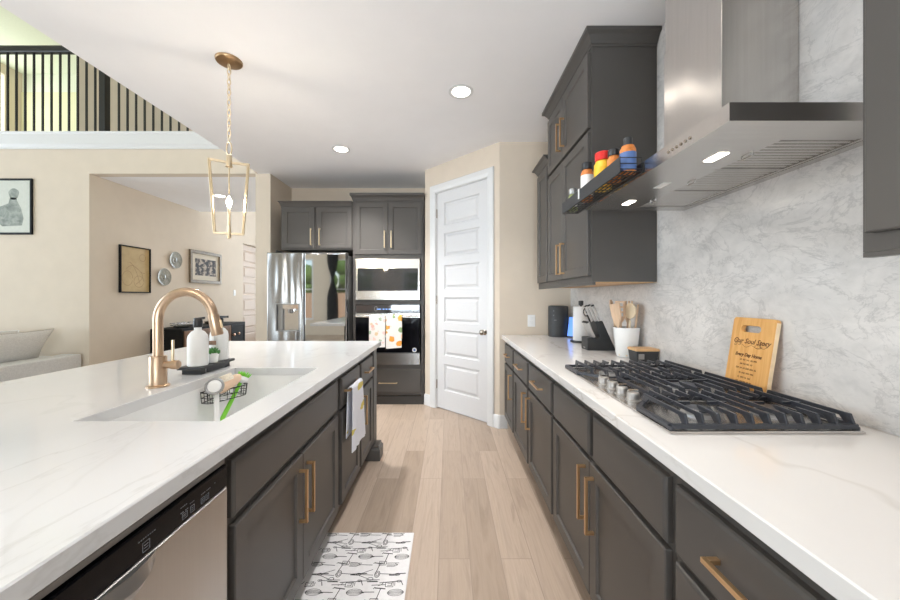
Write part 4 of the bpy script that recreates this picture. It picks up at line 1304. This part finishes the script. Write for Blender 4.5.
# ================================================================== THINGS ON THE ISLAND
fc = thing('faucet', 'brushed gold arched kitchen faucet behind the island sink', 'faucet', (-1.20, 1.468, CZ))
x0, y0 = -1.20, 1.468
MB().lathe((x0, y0, CZ), [(.040, 0), (.040, .006), (.034, .009), (.0305, .010), (.0305, .122), (.029, .126), (.021, .127), (.001, .127)], 32).build('body', 'champagne', fc)
pts = [(x0, y0, CZ + .125), (x0, y0, 1.12), (x0, y0, 1.19)]
for k in range(1, 25):
    a = R(180 - (180 - 12) * k / 24); pts.append((x0 + .115 + .115 * math.cos(a), y0, 1.19 + .115 * math.sin(a)))
MB().tube(pts, .0185, 18).build('spout', 'champagne', fc)
e = Vector(pts[-1]); dv = Vector((math.sin(R(12)), 0, -math.cos(R(12))))
h_ = MB().tube([e, e + dv * .004, e + dv * .005, e + dv * .085, e + dv * .090], [.0185, .0185, .021, .022, .019], 18).build('spray_head', 'champagne', fc)
MB().bar(e + dv * .03 + Vector((.0215, 0, .004)), e + dv * .062 + Vector((.0225, 0, .004)), .012, .004).build('spray_button', 'pale_brass', h_)
hl = MB().lathe((x0 + .029, y0, CZ + .090), [(.0150, 0), (.0150, .028), (.0185, .030), (.0190, .052), (.016, .056), (.001, .057)], 20, 'x').build('handle', 'champagne', fc)
MB().tube([(x0 + .060, y0, CZ + .100), (x0 + .061, y0, CZ + .15), (x0 + .061, y0, CZ + .192)], [.0055, .0055, .0060], 12).build('lever', 'pale_brass', hl)

# dish soap tray
tr = thing('tray', 'small black footed tray behind the sink holding soap bottles', 'tray', (-1.222, 1.80, CZ))
TXa, TXb, TYa, TYb = -1.280, -1.165, 1.672, 1.938
MB().box(TXa, TXb, TYa, TYb, CZ + .024, CZ + .037).build('board', 'slate_black', tr, bevel=.002)
for a in (TYa + .02, TYb - .055): MB().box(TXa + .01, TXb - .012, a, a + .03, CZ, CZ + .0238).build('foot', 'slate_black', tr, bevel=.001)
MB().box(TXb - .012, TXb - .006, TYa + .055, TYb - .058, CZ + .006, CZ + .0238).build('apron', 'slate_black', tr)
TZ = CZ + .0372
def soap(label, x, y, r, nozzle, lab=None):
    t = thing('soap_bottle', label, 'soap bottle', (x, y, TZ), 0, 'soap bottles on the black tray')
    MB().lathe((x, y, TZ), [(r * .93, 0), (r, .004), (r, .128), (r * .92, .148), (r * .62, .166), (r * .36, .172), (r * .36, .186), (.001, .186)], 28).build('bottle', 'matte_white', t)
    p = MB().lathe((x, y, TZ), [(r * .42, .1862), (r * .46, .190), (r * .46, .216), (r * .40, .220), (r * .40, .232), (.001, .232)], 20)
    p.bar((x, y, TZ + .226), (x + nozzle[0], y + nozzle[1], TZ + .228), .014, .011)
    p.build('pump', 'black_plastic', t)
    if lab: MB().box(*lab).build('tag', 'carved_brown', t)
    return t
soap('white soap bottle with black pump, nearer to the faucet on the tray', -1.216, 1.724, .0435, (-.01, .055))
soap('white soap bottle with black pump, far end of the tray behind the spout', -1.220, 1.890, .0435, (.052, -.012), (-1.247, -1.203, 1.8365, 1.8390, TZ + .085, TZ + .106))
t = thing('succulent', 'tiny green succulent in a white pot between the two soap bottles', 'plant', (-1.196, 1.806, TZ))
MB().lathe((-1.196, 1.806, TZ), [(.019, 0), (.021, .002), (.0255, .046), (.0255, .049), (.022, .049), (.020, .042), (.001, .041)], 22).build('pot', 'white_ceramic', t)
m = MB(); rr_ = random.Random(3)
for k in range(26):
    a = k * 2.4; el = .15 + 1.2 * (1 - k / 26); rad = .030
    d = Vector((math.cos(a) * math.sin(el), math.sin(a) * math.sin(el), math.cos(el)))
    o_ = Vector((-1.196, 1.806, TZ + .042))
    m.tube([o_, o_ + d * rad * .6, o_ + d * rad, o_ + d * rad * 1.25], [.003, .0055, .004, .0006], 6)
m.build('leaves', 'leaf', t)

# wire caddy in the sink with brushes
cd = thing('sink_caddy', 'black wire caddy holding brushes inside the white sink', 'caddy', (-1.06, 1.65, .80))
def outline(z, g=0.0): return [(-1.116, 1.60 + g, z), (-1.082, 1.592 + g, z), (-1.066, 1.600 + g, z), (-1.002 - g, 1.725, z), (-.995 - g, 1.750, z), (-1.005 - g, 1.775, z), (-1.04, 1.785 - g, z), (-1.116, 1.785 - g, z)]
MB().tube(outline(.852), .0028, 8, True).build('rim', 'black_metal', cd)
m = MB(); m.tube(outline(.826, .003), .0016, 6, True).tube(outline(.803, .006), .0020, 6, True)
top, bot = outline(.852), outline(.803, .006)
def lerp(a, b, q): return tuple(a[i] + (b[i] - a[i]) * q for i in range(3))
for i in range(len(top)):
    j = (i + 1) % len(top)
    for q in ((0, .25, .5, .75) if i in (2, 6, 7) else (0, .5)):
        m.tube([lerp(top[i], top[j], q), lerp(bot[i], bot[j], q)], .0013, 6)
for q in (.1, .3, .5, .7, .9):
    y = 1.605 + .17 * q
    m.tube([(-1.112, y, .803), (-1.066 + .062 * q, y, .803)], .0013, 6)
m.build('wires', 'black_metal', cd)
t = thing('dish_brush', 'round white dish brush with grey rim, handle down in the sink caddy', 'brush', (-1.065, 1.585, .88))
ax = Vector((.42, -.82, .38)).normalized(); q0 = Vector((-1.062, 1.615, .876))
e1 = ax.orthogonal().normalized(); e2 = ax.cross(e1)
MB().tube([q0 + (e1 * math.cos(k * math.pi / 16) + e2 * math.sin(k * math.pi / 16)) * .033 + ax * .013 for k in range(32)], .006, 8, True).build('rim', 'grey_metal', t)
MB().tube([q0 + ax * .001, q0 + ax * .012, q0 + ax * .0165, q0 + ax * .019], [.030, .0302, .026, .014], 28).build('head', 'matte_white', t)
MB().tube([q0 + Vector((.002, .008, -.022)), (-1.052, 1.612, .80), (-1.046, 1.606, .70)], [.010, .011, .013], 12).build('handle', 'matte_white', t)
t = thing('scrub_brush', 'pale wooden scrub brush lying in the sink caddy', 'brush', (-1.05, 1.68, .86))
Ms = Matrix.Translation((-1.045, 1.685, .872)) @ Matrix.Rotation(R(-24), 4, 'Z') @ Matrix.Rotation(R(22), 4, 'X')
MB(Ms).ball((0, 0, 0), .036, 16, (.75, 2.0, .8)).build('body', 'sponge_wood', t)
MB(Ms).tube([(-.004, .005, .014), (-.012, .010, .042)], [.031, .026], 18).build('bristles', 'bristle', t)
t = thing('bottle_brush', 'bright green handled dish brush leaning in the sink caddy', 'brush', (-1.02, 1.71, .86))
p0, p1 = Vector((-1.022, 1.745, .862)), Vector((-1.062, 1.655, .700))
MB().tube([p0, p0.lerp(p1, .35), p0.lerp(p1, .7), p1], [.008, .009, .0105, .010], 12).build('handle', 'green_plastic', t)
dv = (p0 - p1).normalized()
MB().tube([p0, p0 + dv * .014, p0 + dv * .030], [.010, .026, .026], 18).build('head', 'matte_white', t)
m = MB(); rr_ = random.Random(8)
b1 = dv.orthogonal().normalized(); b2 = dv.cross(b1)
for k in range(46):
    a = k * 2.4; r_ = .023 * math.sqrt(k / 46)
    o_ = p0 + dv * .0305 + (b1 * math.cos(a) + b2 * math.sin(a)) * r_; m.tube([o_, o_ + dv * rr_.uniform(.016, .024) + (b1 * math.cos(a) + b2 * math.sin(a)) * r_ * .45], [.0022, .0014], 5)
m.build('bristles', 'green_plastic', t)

# ================================================================== RUG
rg = thing('kitchen_mat', 'white kitchen mat printed with black utensil sketches in front of the sink', 'rug', (-.42, 1.50, 0))
RGX0, RGX1, RGY0, RGY1 = -.665, -.186, 1.10, 1.926
MB().slabs(RGX0, RGX1, RGY0, RGY1, [(0, .0005), (.001, .004), (-.002, .0065)]).build('mat', 'rug_cloth', rg)
m = MB()
O, U, V = (0, 0, .0066), (1, 0, 0), (0, 1, 0)
def inside(p): return RGX0 + .004 < p[0] < RGX1 - .004 and RGY0 + .004 < p[1] < RGY1 - .004
def ink(pts, w):
    for a, b in zip(pts, pts[1:]):
        if inside(a) and inside(b): m.stroke([a, b], w, O, U, V, .0003)
def place(shape, ox, oy, ang, s=1.0):
    ca, sa = math.cos(ang), math.sin(ang)
    for pts, w in shape: ink([(ox + s * (x * ca - y * sa), oy + s * (x * sa + y * ca)) for x, y in pts], w)
def arc(cx, cy, rx, ry, a0=0, a1=360, n=14): return [(cx + rx * math.cos(R(a0 + (a1 - a0) * k / n)), cy + ry * math.sin(R(a0 + (a1 - a0) * k / n))) for k in range(n + 1)]
fork = [([(-.060, 0), (.0, 0)], .003), ([(0, 0), (.02, .012), (.055, .012)], .0022), ([(0, 0), (.02, -.012), (.055, -.012)], .0022), ([(0, .0), (.055, 0)], .0022), ([(.01, .006), (.055, .006)], .0018)]
whisk = [([(-.065, 0), (-.01, 0)], .0035), (arc(.025, 0, .037, .018), .0018), (arc(.025, 0, .037, .010), .0018), (arc(.025, 0, .037, .003), .0018), ([(-.02, .003), (.0, .006)], .003)]
masher = [([(0, -.045), (.004, .030)], .0032), ([(-.024, .030), (.026, .030)], .005), ([(-.024, .034), (-.03, .024)], .003)]
ladle = [([(.03, 0), (-.040, .003)], .0030), (arc(-.052, .0, .012, .020), .0030), (arc(-.052, .0, .006, .012), .0026)]
tongs = [([(-.05, .004), (.0, .004), (.055, .026)], .0026), ([(-.05, .0), (.0, -.002), (.06, -.010)], .0026), ([(-.05, -.002), (-.01, -.006), (.04, -.032)], .0024), (arc(-.01, 0, .012, .007), .0022), ([(-.02, .004), (.03, .003)], .005)]
grater = [([(-.05, 0), (.055, .004)], .0035), ([(-.03, .004), (-.04, -.012), (-.055, -.016)], .0026), ([(.050, .004), (.060, -.020)], .0032), ([(.01, 0), (.005, -.020)], .0026), ([(.022, 0), (.022, -.022)], .0024)]
corer = [([(-.055, 0), (.035, -.002)], .0030), (arc(.0, .012, .012, .008), .0026), ([(-.02, .006), (.045, .006)], .0028), ([(-.012, -.006), (.04, -.005)], .0034), (arc(-.05, .0, .010, .006), .0022)]
spat = [([(-.055, .0), (.01, .0)], .0030), ([(.01, -.012), (.045, -.014), (.045, .014), (.01, .012), (.01, -.012)], .0024), ([(.018, .005), (.040, .006)], .0020), ([(.018, -.005), (.040, -.006)], .0020)]
cell = [(fork, .02, .00, R(178)), (masher, .105, -.02, R(-8)), (tongs, .035, -.058, R(4)), (ladle, .160, -.058, R(0)), (corer, .085, -.096, 0), (grater, .000, -.104, R(2)), (whisk, .055, -.158, R(181)), (masher, .135, -.166, R(-6)), (spat, .150, -.118, R(3)), (spat, .150, .010, R(182)), (tongs, .010, -.205, R(-4))]
PX, PY = .178, .212
for i in range(-1, 4):
    for j in range(-1, 6):
        for sh, dx, dy, a in cell[:10]:
            place(sh, RGX1 - .43 + i * PX + dx, RGY1 - .02 - j * PY + dy, a + .04 * ((i * 7 + j * 3) % 3 - 1), .95)
m.build('print', 'ink', rg)

# ================================================================== LIVING ROOM, HALL AND LOFT
sf = thing('sofa', 'low pale grey fabric sofa with its back to the island', 'sofa', (-5.0, 3.2, 0))
MB().box(-5.45, -4.705, 2.25, 4.10, .10, .38).build('base', 'sofa_cloth', sf, bevel=.03)
MB().box(-4.70, -4.47, 2.0, 4.335, .10, .592).build('backrest', 'sofa_cloth', sf, bevel=.018, seg=3)
MB().box(-5.47, -4.705, 4.115, 4.335, .10, .57).build('armrest', 'sofa_cloth', sf, bevel=.018, seg=3)
MB().box(-5.47, -4.705, 2.0, 2.245, .10, .57).build('armrest', 'sofa_cloth', sf, bevel=.018, seg=3)
for a, b in ((2.255, 3.17), (3.18, 4.105)):
    MB().box(-5.45, -4.705, a, b, .385, .50).build('seat_cushion', 'sofa_cloth', sf, bevel=.03, seg=3)
for x in (-5.35, -4.6):
    for y in (2.1, 4.22): MB().cyl((x, y, 0), (x, y, .105), .018, .024, 12).build('leg', 'black_wood', sf)
def pillow(label, M, w, h, t, mat, piping=None):
    p = thing('pillow', label, 'pillow', M.to_translation())
    n = 18; m = MB(M); A = []; B = []
    for j in range(n + 1):
        v = -1 + 2 * j / n; ra, rb = [], []
        for i in range(n + 1):
            u = -1 + 2 * i / n
            px = u * w / 2 * (1 - .07 * (1 - v * v)); pz = v * h / 2 * (1 - .07 * (1 - u * u))
            th = t / 2 * ((1 - abs(u) ** 2.6) * (1 - abs(v) ** 2.6)) ** .55 + .004
            ra.append((px, th, pz)); rb.append((px, -th, pz))
        A.append(ra); B.append(rb)
    vs = [p_ for r_ in A for p_ in r_] + [p_ for r_ in B for p_ in r_]; fs = []; N = n + 1; K = N * N
    for j in range(n):
        for i in range(n):
            a = j * N + i; fs.append((a, a + 1, a + N + 1, a + N)); fs.append((K + a, K + a + N, K + a + N + 1, K + a + 1))
    edge = [i for i in range(N)] + [j * N + n for j in range(1, N)] + [n * N + i for i in range(n - 1, -1, -1)] + [j * N for j in range(n - 1, 0, -1)]
    for a, b in zip(edge, edge[1:] + edge[:1]): fs.append((a, K + a, K + b, b))
    m.add(vs, fs); m.build('cover', mat, p, angle=60)
    pts = [M @ Vector((A[e // N][e % N][0], 0, A[e // N][e % N][2])) for e in edge]
    MB().tube(pts, .005, 6, True).build('seam', piping or mat, p)
Mp = Matrix.Translation((-4.765, 3.80, .718)) @ Matrix.Rotation(R(90), 4, 'Z') @ Matrix.Rotation(R(28), 4, 'X')
pillow('pale grey pillow with a tan edge seam leaning on the sofa back', Mp, .80, .43, .17, 'pillow_cloth', 'pillow_tan')
pillow('darker tan pillow behind the pale one, against the sofa arm', Matrix.Translation((-5.19, 4.035, .705)) @ Matrix.Rotation(R(-12), 4, 'X'), .52, .40, .10, 'pillow_tan', 'pillow_cloth')

def framed(name, label, M, w, h, fw, depth, fmat, art, matw=0.0, arts=()):
    """M: local x along the picture, z up, -y to the room, origin at the lower left corner on the wall"""
    t = thing(name, label, 'picture', M.to_translation())
    m = MB(M).rects(0, w, 0, h, [(0, -.002), (0, -depth + .003), (.003, -depth), (fw - .003, -depth), (fw, -depth + .004), (fw, -.006)], False, False)
    m.build('frame', fmat, t)
    if matw:
        MB(M).box(fw, w - fw, -.012, -.004, fw, h - fw).build('mat', 'mat_cream' if fmat != 'black_wood' else 'print_paper', t)
    g = fw + matw
    MB(M).box(g, w - g, -.0135, -.004 if not matw else -.0125, g, h - g).build('artwork', art, t)
    for nm, mat, fn in arts:
        mm = MB(M); fn(mm); mm.build(nm, mat, t)
    return t
def strokes2(m, lst, w):
    for pts in lst:
        m.stroke(pts, w, (0, -.0138, 0), (1, 0, 0), (0, 0, 1), -.0004)
def wav(f, n=24): return [f(k / n) for k in range(n + 1)]
def bust(m):
    def poly(pts): m.prism(pts, -.0146, -.0136, 'y')
    poly([(.30 + .062 * math.cos(R(a)) * (1 + .1 * math.sin(R(3 * a))), .495 + .07 * math.sin(R(a))) for a in range(0, 360, 15)])
    poly([(.16, .10), (.40, .11), (.42, .20), (.385, .33), (.345, .40), (.325, .45), (.255, .45), (.235, .38), (.13, .34), (.07, .28), (.08, .17)])
MWl = Matrix.Translation((-5.62, 4.36, 1.345 + .70))
framed('picture_frame', 'black framed grey figure print on the living room wall', Matrix.Translation((-5.62, 4.36, 2.05)), .525, .685, .024, .022, 'black_wood', 'print_paper', .0, [('figure', 'print_grey', bust)])
def hall(y, z): return Matrix.Translation((-4.41, y, z)) @ Matrix.Rotation(R(90), 4, 'Z')
def lines(m):
    strokes2(m, [wav(lambda q: (.36 + .05 * math.cos(q * 7), .50 + .05 * math.sin(q * 7))), wav(lambda q: (.10 + .30 * q, .33 + .05 * math.sin(q * 5))),
                 wav(lambda q: (.14 + .18 * q, .42 - .30 * q * q)), wav(lambda q: (.25 + .11 * math.sin(q * 4), .12 + .30 * q)), wav(lambda q: (.12 + .08 * math.cos(q * 6), .20 + .1 * math.sin(q * 6))), wav(lambda q: (.30 + .08 * math.cos(q * 6), .16 + .08 * math.sin(q * 6)))], .006)
framed('picture_frame', 'black framed gold picture with a faint line figure on the hall wall', hall(4.745, 1.343), .485, .645, .014, .034, 'black_wood', 'gold_canvas', 0, [('drawing', 'sepia_ink', lines)])
framed('picture_frame', 'brown framed landscape-format picture with cream mat beyond the plates', hall(6.03, 1.53), .82, .57, .052, .035, 'brown_frame', 'sepia_print', .085)
for i, (y, z) in enumerate(((5.72, 1.880), (5.49, 1.595))):
    lab = ('round grey glass plate on the hall wall, the upper one nearer the brown picture', 'round grey glass plate on the hall wall, the lower one nearer the gold picture')[i]
    t = thing('decorative_plate', lab, 'plate', (-4.41, y, z), 0, 'plates on the hall wall')
    MB().lathe((-4.409, y, z), [(.06, 0), (.128, .020), (.133, .024), (.128, .026), (.085, .014), (.078, .016), (.05, .010), (.001, .010)], 32, 'x').build('plate', 'plate_glass', t)
    MB().lathe((-4.399, y, z), [(.06, .0005), (.058, .006), (.04, .004), (.03, .012), (.012, .016), (.001, .017)], 24, 'x').build('medallion', 'plate_glass', t)

sb = thing('sideboard', 'black sideboard with carved brown doors along the hall wall', 'sideboard', (-4.17, 6.05, 0))
SXa, SXb, SYa, SYb = -4.40, -3.93, 5.24, 6.87
m = MB().box(SXa, SXb, SYa, SYb, .08, .81)
m.build('body', 'black_wood', sb, bevel=.003)
ys = [5.27, 5.65, 6.03, 6.41]
def door_x(y0, y1, mat):
    m = MB(Matrix.Translation((SXb, y0, 0)) @ Matrix.Rotation(R(90), 4, 'Z')); m.rects(0, y1 - y0, .13, .775, [(0, -.0005), (0, -.012), (.004, -.014), (.03, -.014), (.034, -.009)])
    return m.build('door', mat, sb)
for a, b in zip(ys, ys[1:]): door_x(a + .004, b - .004, 'carved_brown')
dr = door_x(6.418, 6.84, 'black_wood')
for y, z in ((6.46, .60), (6.60, .61)): MB().lathe((SXb + .0145, y, z), [(.012, 0), (.012, .012), (.022, .014), (.024, .03), (.016, .036), (.001, .037)], 14, 'x').build('knob', 'copper', dr)
for x in (SXa + .04, SXb - .04):
    for y in (SYa + .05, SYb - .05): MB().box(x - .02, x + .02, y - .02, y + .02, 0, .0795).build('leg', 'black_wood', sb)
t = thing('bowl', 'shallow bowl of silvery leaves on the black sideboard', 'bowl', (-4.16, 5.55, .811))
MB().lathe((-4.16, 5.55, .811), [(.06, 0), (.08, .006), (.15, .035), (.155, .042), (.148, .042), (.07, .012), (.001, .010)], 28).build('bowl', 'plate_glass', t)
m = MB(); rr_ = random.Random(5)
for k in range(22):
    a = rr_.uniform(0, 6.28); r_ = rr_.uniform(.02, .15); cx, cy, cz = -4.16 + r_ * math.cos(a), 5.55 + r_ * math.sin(a), .85 + rr_.uniform(0, .035)
    m.ball((cx, cy, cz), .036, 8, (rr_.uniform(.6, 1.2), rr_.uniform(.6, 1.2), .3))
m.build('leaves', 'silver_leaf', t)
t = thing('dish', 'dark low dish on the far end of the black sideboard', 'dish', (-4.15, 6.2, .811))
MB().lathe((-4.15, 6.25, .811), [(.07, 0), (.12, .02), (.125, .05), (.118, .05), (.06, .012), (.001, .01)], 24).build('dish', 'nickel', t)

# loft railing
rl = thing('balcony_railing', 'black metal loft railing with thin balusters above the white trim', 'railing', (-5.5, 4.37, 3.3))
RYY = 4.40
MB().slabs(-8.98, -2.345, RYY - .032, RYY + .032, [(-.008, 4.305), (0, 4.315), (0, 4.365), (-.01, 4.388)]).build('handrail', 'rail_black', rl)
MB().box(-8.98, -2.345, RYY - .02, RYY + .02, 3.3003, 3.316).build('base_rail', 'white_trim', rl)
NX = -4.26
x = NX + .178
xs = []
while x < -2.36: xs.append(x); x += .1065
x = NX - .115
while x > -8.9: xs.append(x); x -= .1085
for x in xs: MB().box(x - .0085, x + .0085, RYY - .0085, RYY + .0085, 3.3165, 4.304).build('baluster', 'rail_black', rl)
nb = MB().box(NX - .036, NX + .036, RYY - .036, RYY + .036, 3.3005, 4.40)
nb.slabs(NX - .036, NX + .036, RYY - .036, RYY + .036, [(0, 4.40), (.012, 4.402), (.012, 4.42), (-.02, 4.44)])
nb.build('newel_post', 'rail_black', rl)

# curtain by the window behind the camera
cu = MB(); ls = []
for k in range(25):
    q = k / 24; z = .45 + 2.30 * q
    wd = .175 * (1 - .72 * math.exp(-((q - .62) / .16) ** 2)); l_ = []
    for i in range(48):
        a = 2 * math.pi * i / 48; f = 1 + .10 * math.sin(9 * a)
        l_.append((-3.87 + wd * f * math.cos(a), -3.90 + .055 * f * math.sin(a), z))
    ls.append(l_)
cu.loops(ls)
tag(cu.build('curtain', 'black_cloth', angle=60), 'black curtain tied in the middle, seen reflected in the refrigerator door', 'curtain')

# ================================================================== LIGHT FITTINGS
def downlight(label, x, y, watts, z=ZC, src=None, cone=150):
    if src is None:
        t = thing('recessed_light', label, 'ceiling light', (x, y, z))
        MB().lathe((x, y, z), [(.092, -.0004), (.092, -.004), (.078, -.007), (.068, -.004), (.066, -.0006)], 32).build('trim_ring', 'white_trim', t)
        MB().lathe((x, y, z), [(.0655, -.0006), (.0655, -.0030), (.001, -.0034)], 28).build('lens', 'lens_glow', t)
    else: t = dup(src, (x, y, z), label)
    lamp('downlight_lamp', 'SPOT', (x, y, z - .012), (0, 0, 0), watts, (1, .985, .97), spot_size=R(cone), spot_blend=.95, shadow_soft_size=.06)
    return t
WD = 85
d0 = downlight('round recessed ceiling light over the aisle, the nearer of the two in view', .094, 2.62, WD * .8, cone=105)
downlight('round recessed ceiling light toward the refrigerator, the farther one in view', -1.10, 3.64, WD * 3.0, src=d0, cone=112)
downlight('added recessed light brightening the aisle floor beside the cooktop, above the frame', .094, 1.45, WD, src=d0, cone=85)  # unseen fixture added to brighten the aisle floor
downlight('added recessed light over the near end of the aisle, above the viewer', .094, .25, WD * .45, src=d0, cone=85)  # added out of view for more light low in the aisle
downlight('added recessed light behind the viewer over the island end', -1.10, -1.2, WD * .5, src=d0)  # added behind the camera as extra room light
downlight('round recessed light in the hall ceiling behind the pendant', -3.42, 5.32, 14, src=d0)
downlight('added recessed light in the high foyer ceiling past the hall', -3.4, 7.8, 20, z=4.2, src=d0)  # no lamp known here; added to light the foyer

def pendant(label, x, y):
    p = thing('pendant_light', label, 'pendant lamp', (x, y, 1.67))
    MB().lathe((x, y, ZC), [(.001, -.0225), (.012, -.022), (.060, -.019), (.074, -.014), (.078, -.008), (.078, -.0005)], 32).build('canopy', 'bronze_canopy', p)
    m = MB(); n = 15; zt, zb = ZC - .024, 2.285
    st = (zt - zb) / n
    for k in range(n):
        zc = zb + st * (k + .5); m.torus((x, y, zc), .013, .0030, 'y' if k % 2 else 'x', 14, 6, (.8, (st / 2 + .005) / .013))
    m.build('chain', 'pale_brass', p)
    m = MB()
    m.torus((x, y, 2.235), .02, .005, 'y', 16, 8, (.8, 2.2)); m.cyl((x, y, 2.19), (x, y, 2.125), .017).cyl((x, y, 2.125), (x, y, 2.118), .021)
    m.build('hub', 'pale_brass', p)
    a = R(-27); u = Vector((math.cos(a), -math.sin(a) * -1, 0)); u = Vector((.89, .456, 0))
    P = Vector((x, y, 0)); up = Vector((0, 0, 1))
    T, B_ = .108, .078; zt, zb = 2.150, 1.690
    m = MB()
    m.bar(P - u * .001 + up * 2.145, P - u * T + up * zt, .014).bar(P + u * .001 + up * 2.145, P + u * T + up * zt, .014)
    for s_ in (-1, 1):
        m.bar(P + u * s_ * T + up * (zt + .006), P + u * s_ * B_ + up * zb, .014)
        m.bar(P + up * zb, P + u * s_ * (B_ + .006) + up * zb, .014)
    m.build('frame', 'pale_brass', p, bevel=.0015)
    MB().cyl((x, y, 2.118), (x, y, 1.945), .0045).build('stem', 'pale_brass', p)
    MB().cyl((x, y, 1.67), (x, y, 1.735), .012).cyl((x, y, 1.735), (x, y, 1.855), .0085).ball((x, y, 1.664), .011, 10).build('candle_sleeve', 'pale_brass', p)
    MB().lathe((x, y, 1.855), [(.006, 0), (.010, .01), (.0165, .030), (.0155, .045), (.008, .065), (.002, .078), (.0004, .080)], 16).build('bulb', 'bulb_glow', p)
    lamp('pendant_lamp', 'POINT', (x + .03, y, 1.905), (0, 0, 0), 9, (1, .88, .72), shadow_soft_size=.03)
pendant('brass lantern pendant with a lit candle bulb hanging over the island', -1.405, 2.275)
pendant('second brass lantern pendant over the near end of the island, out of view', -1.405, .62)
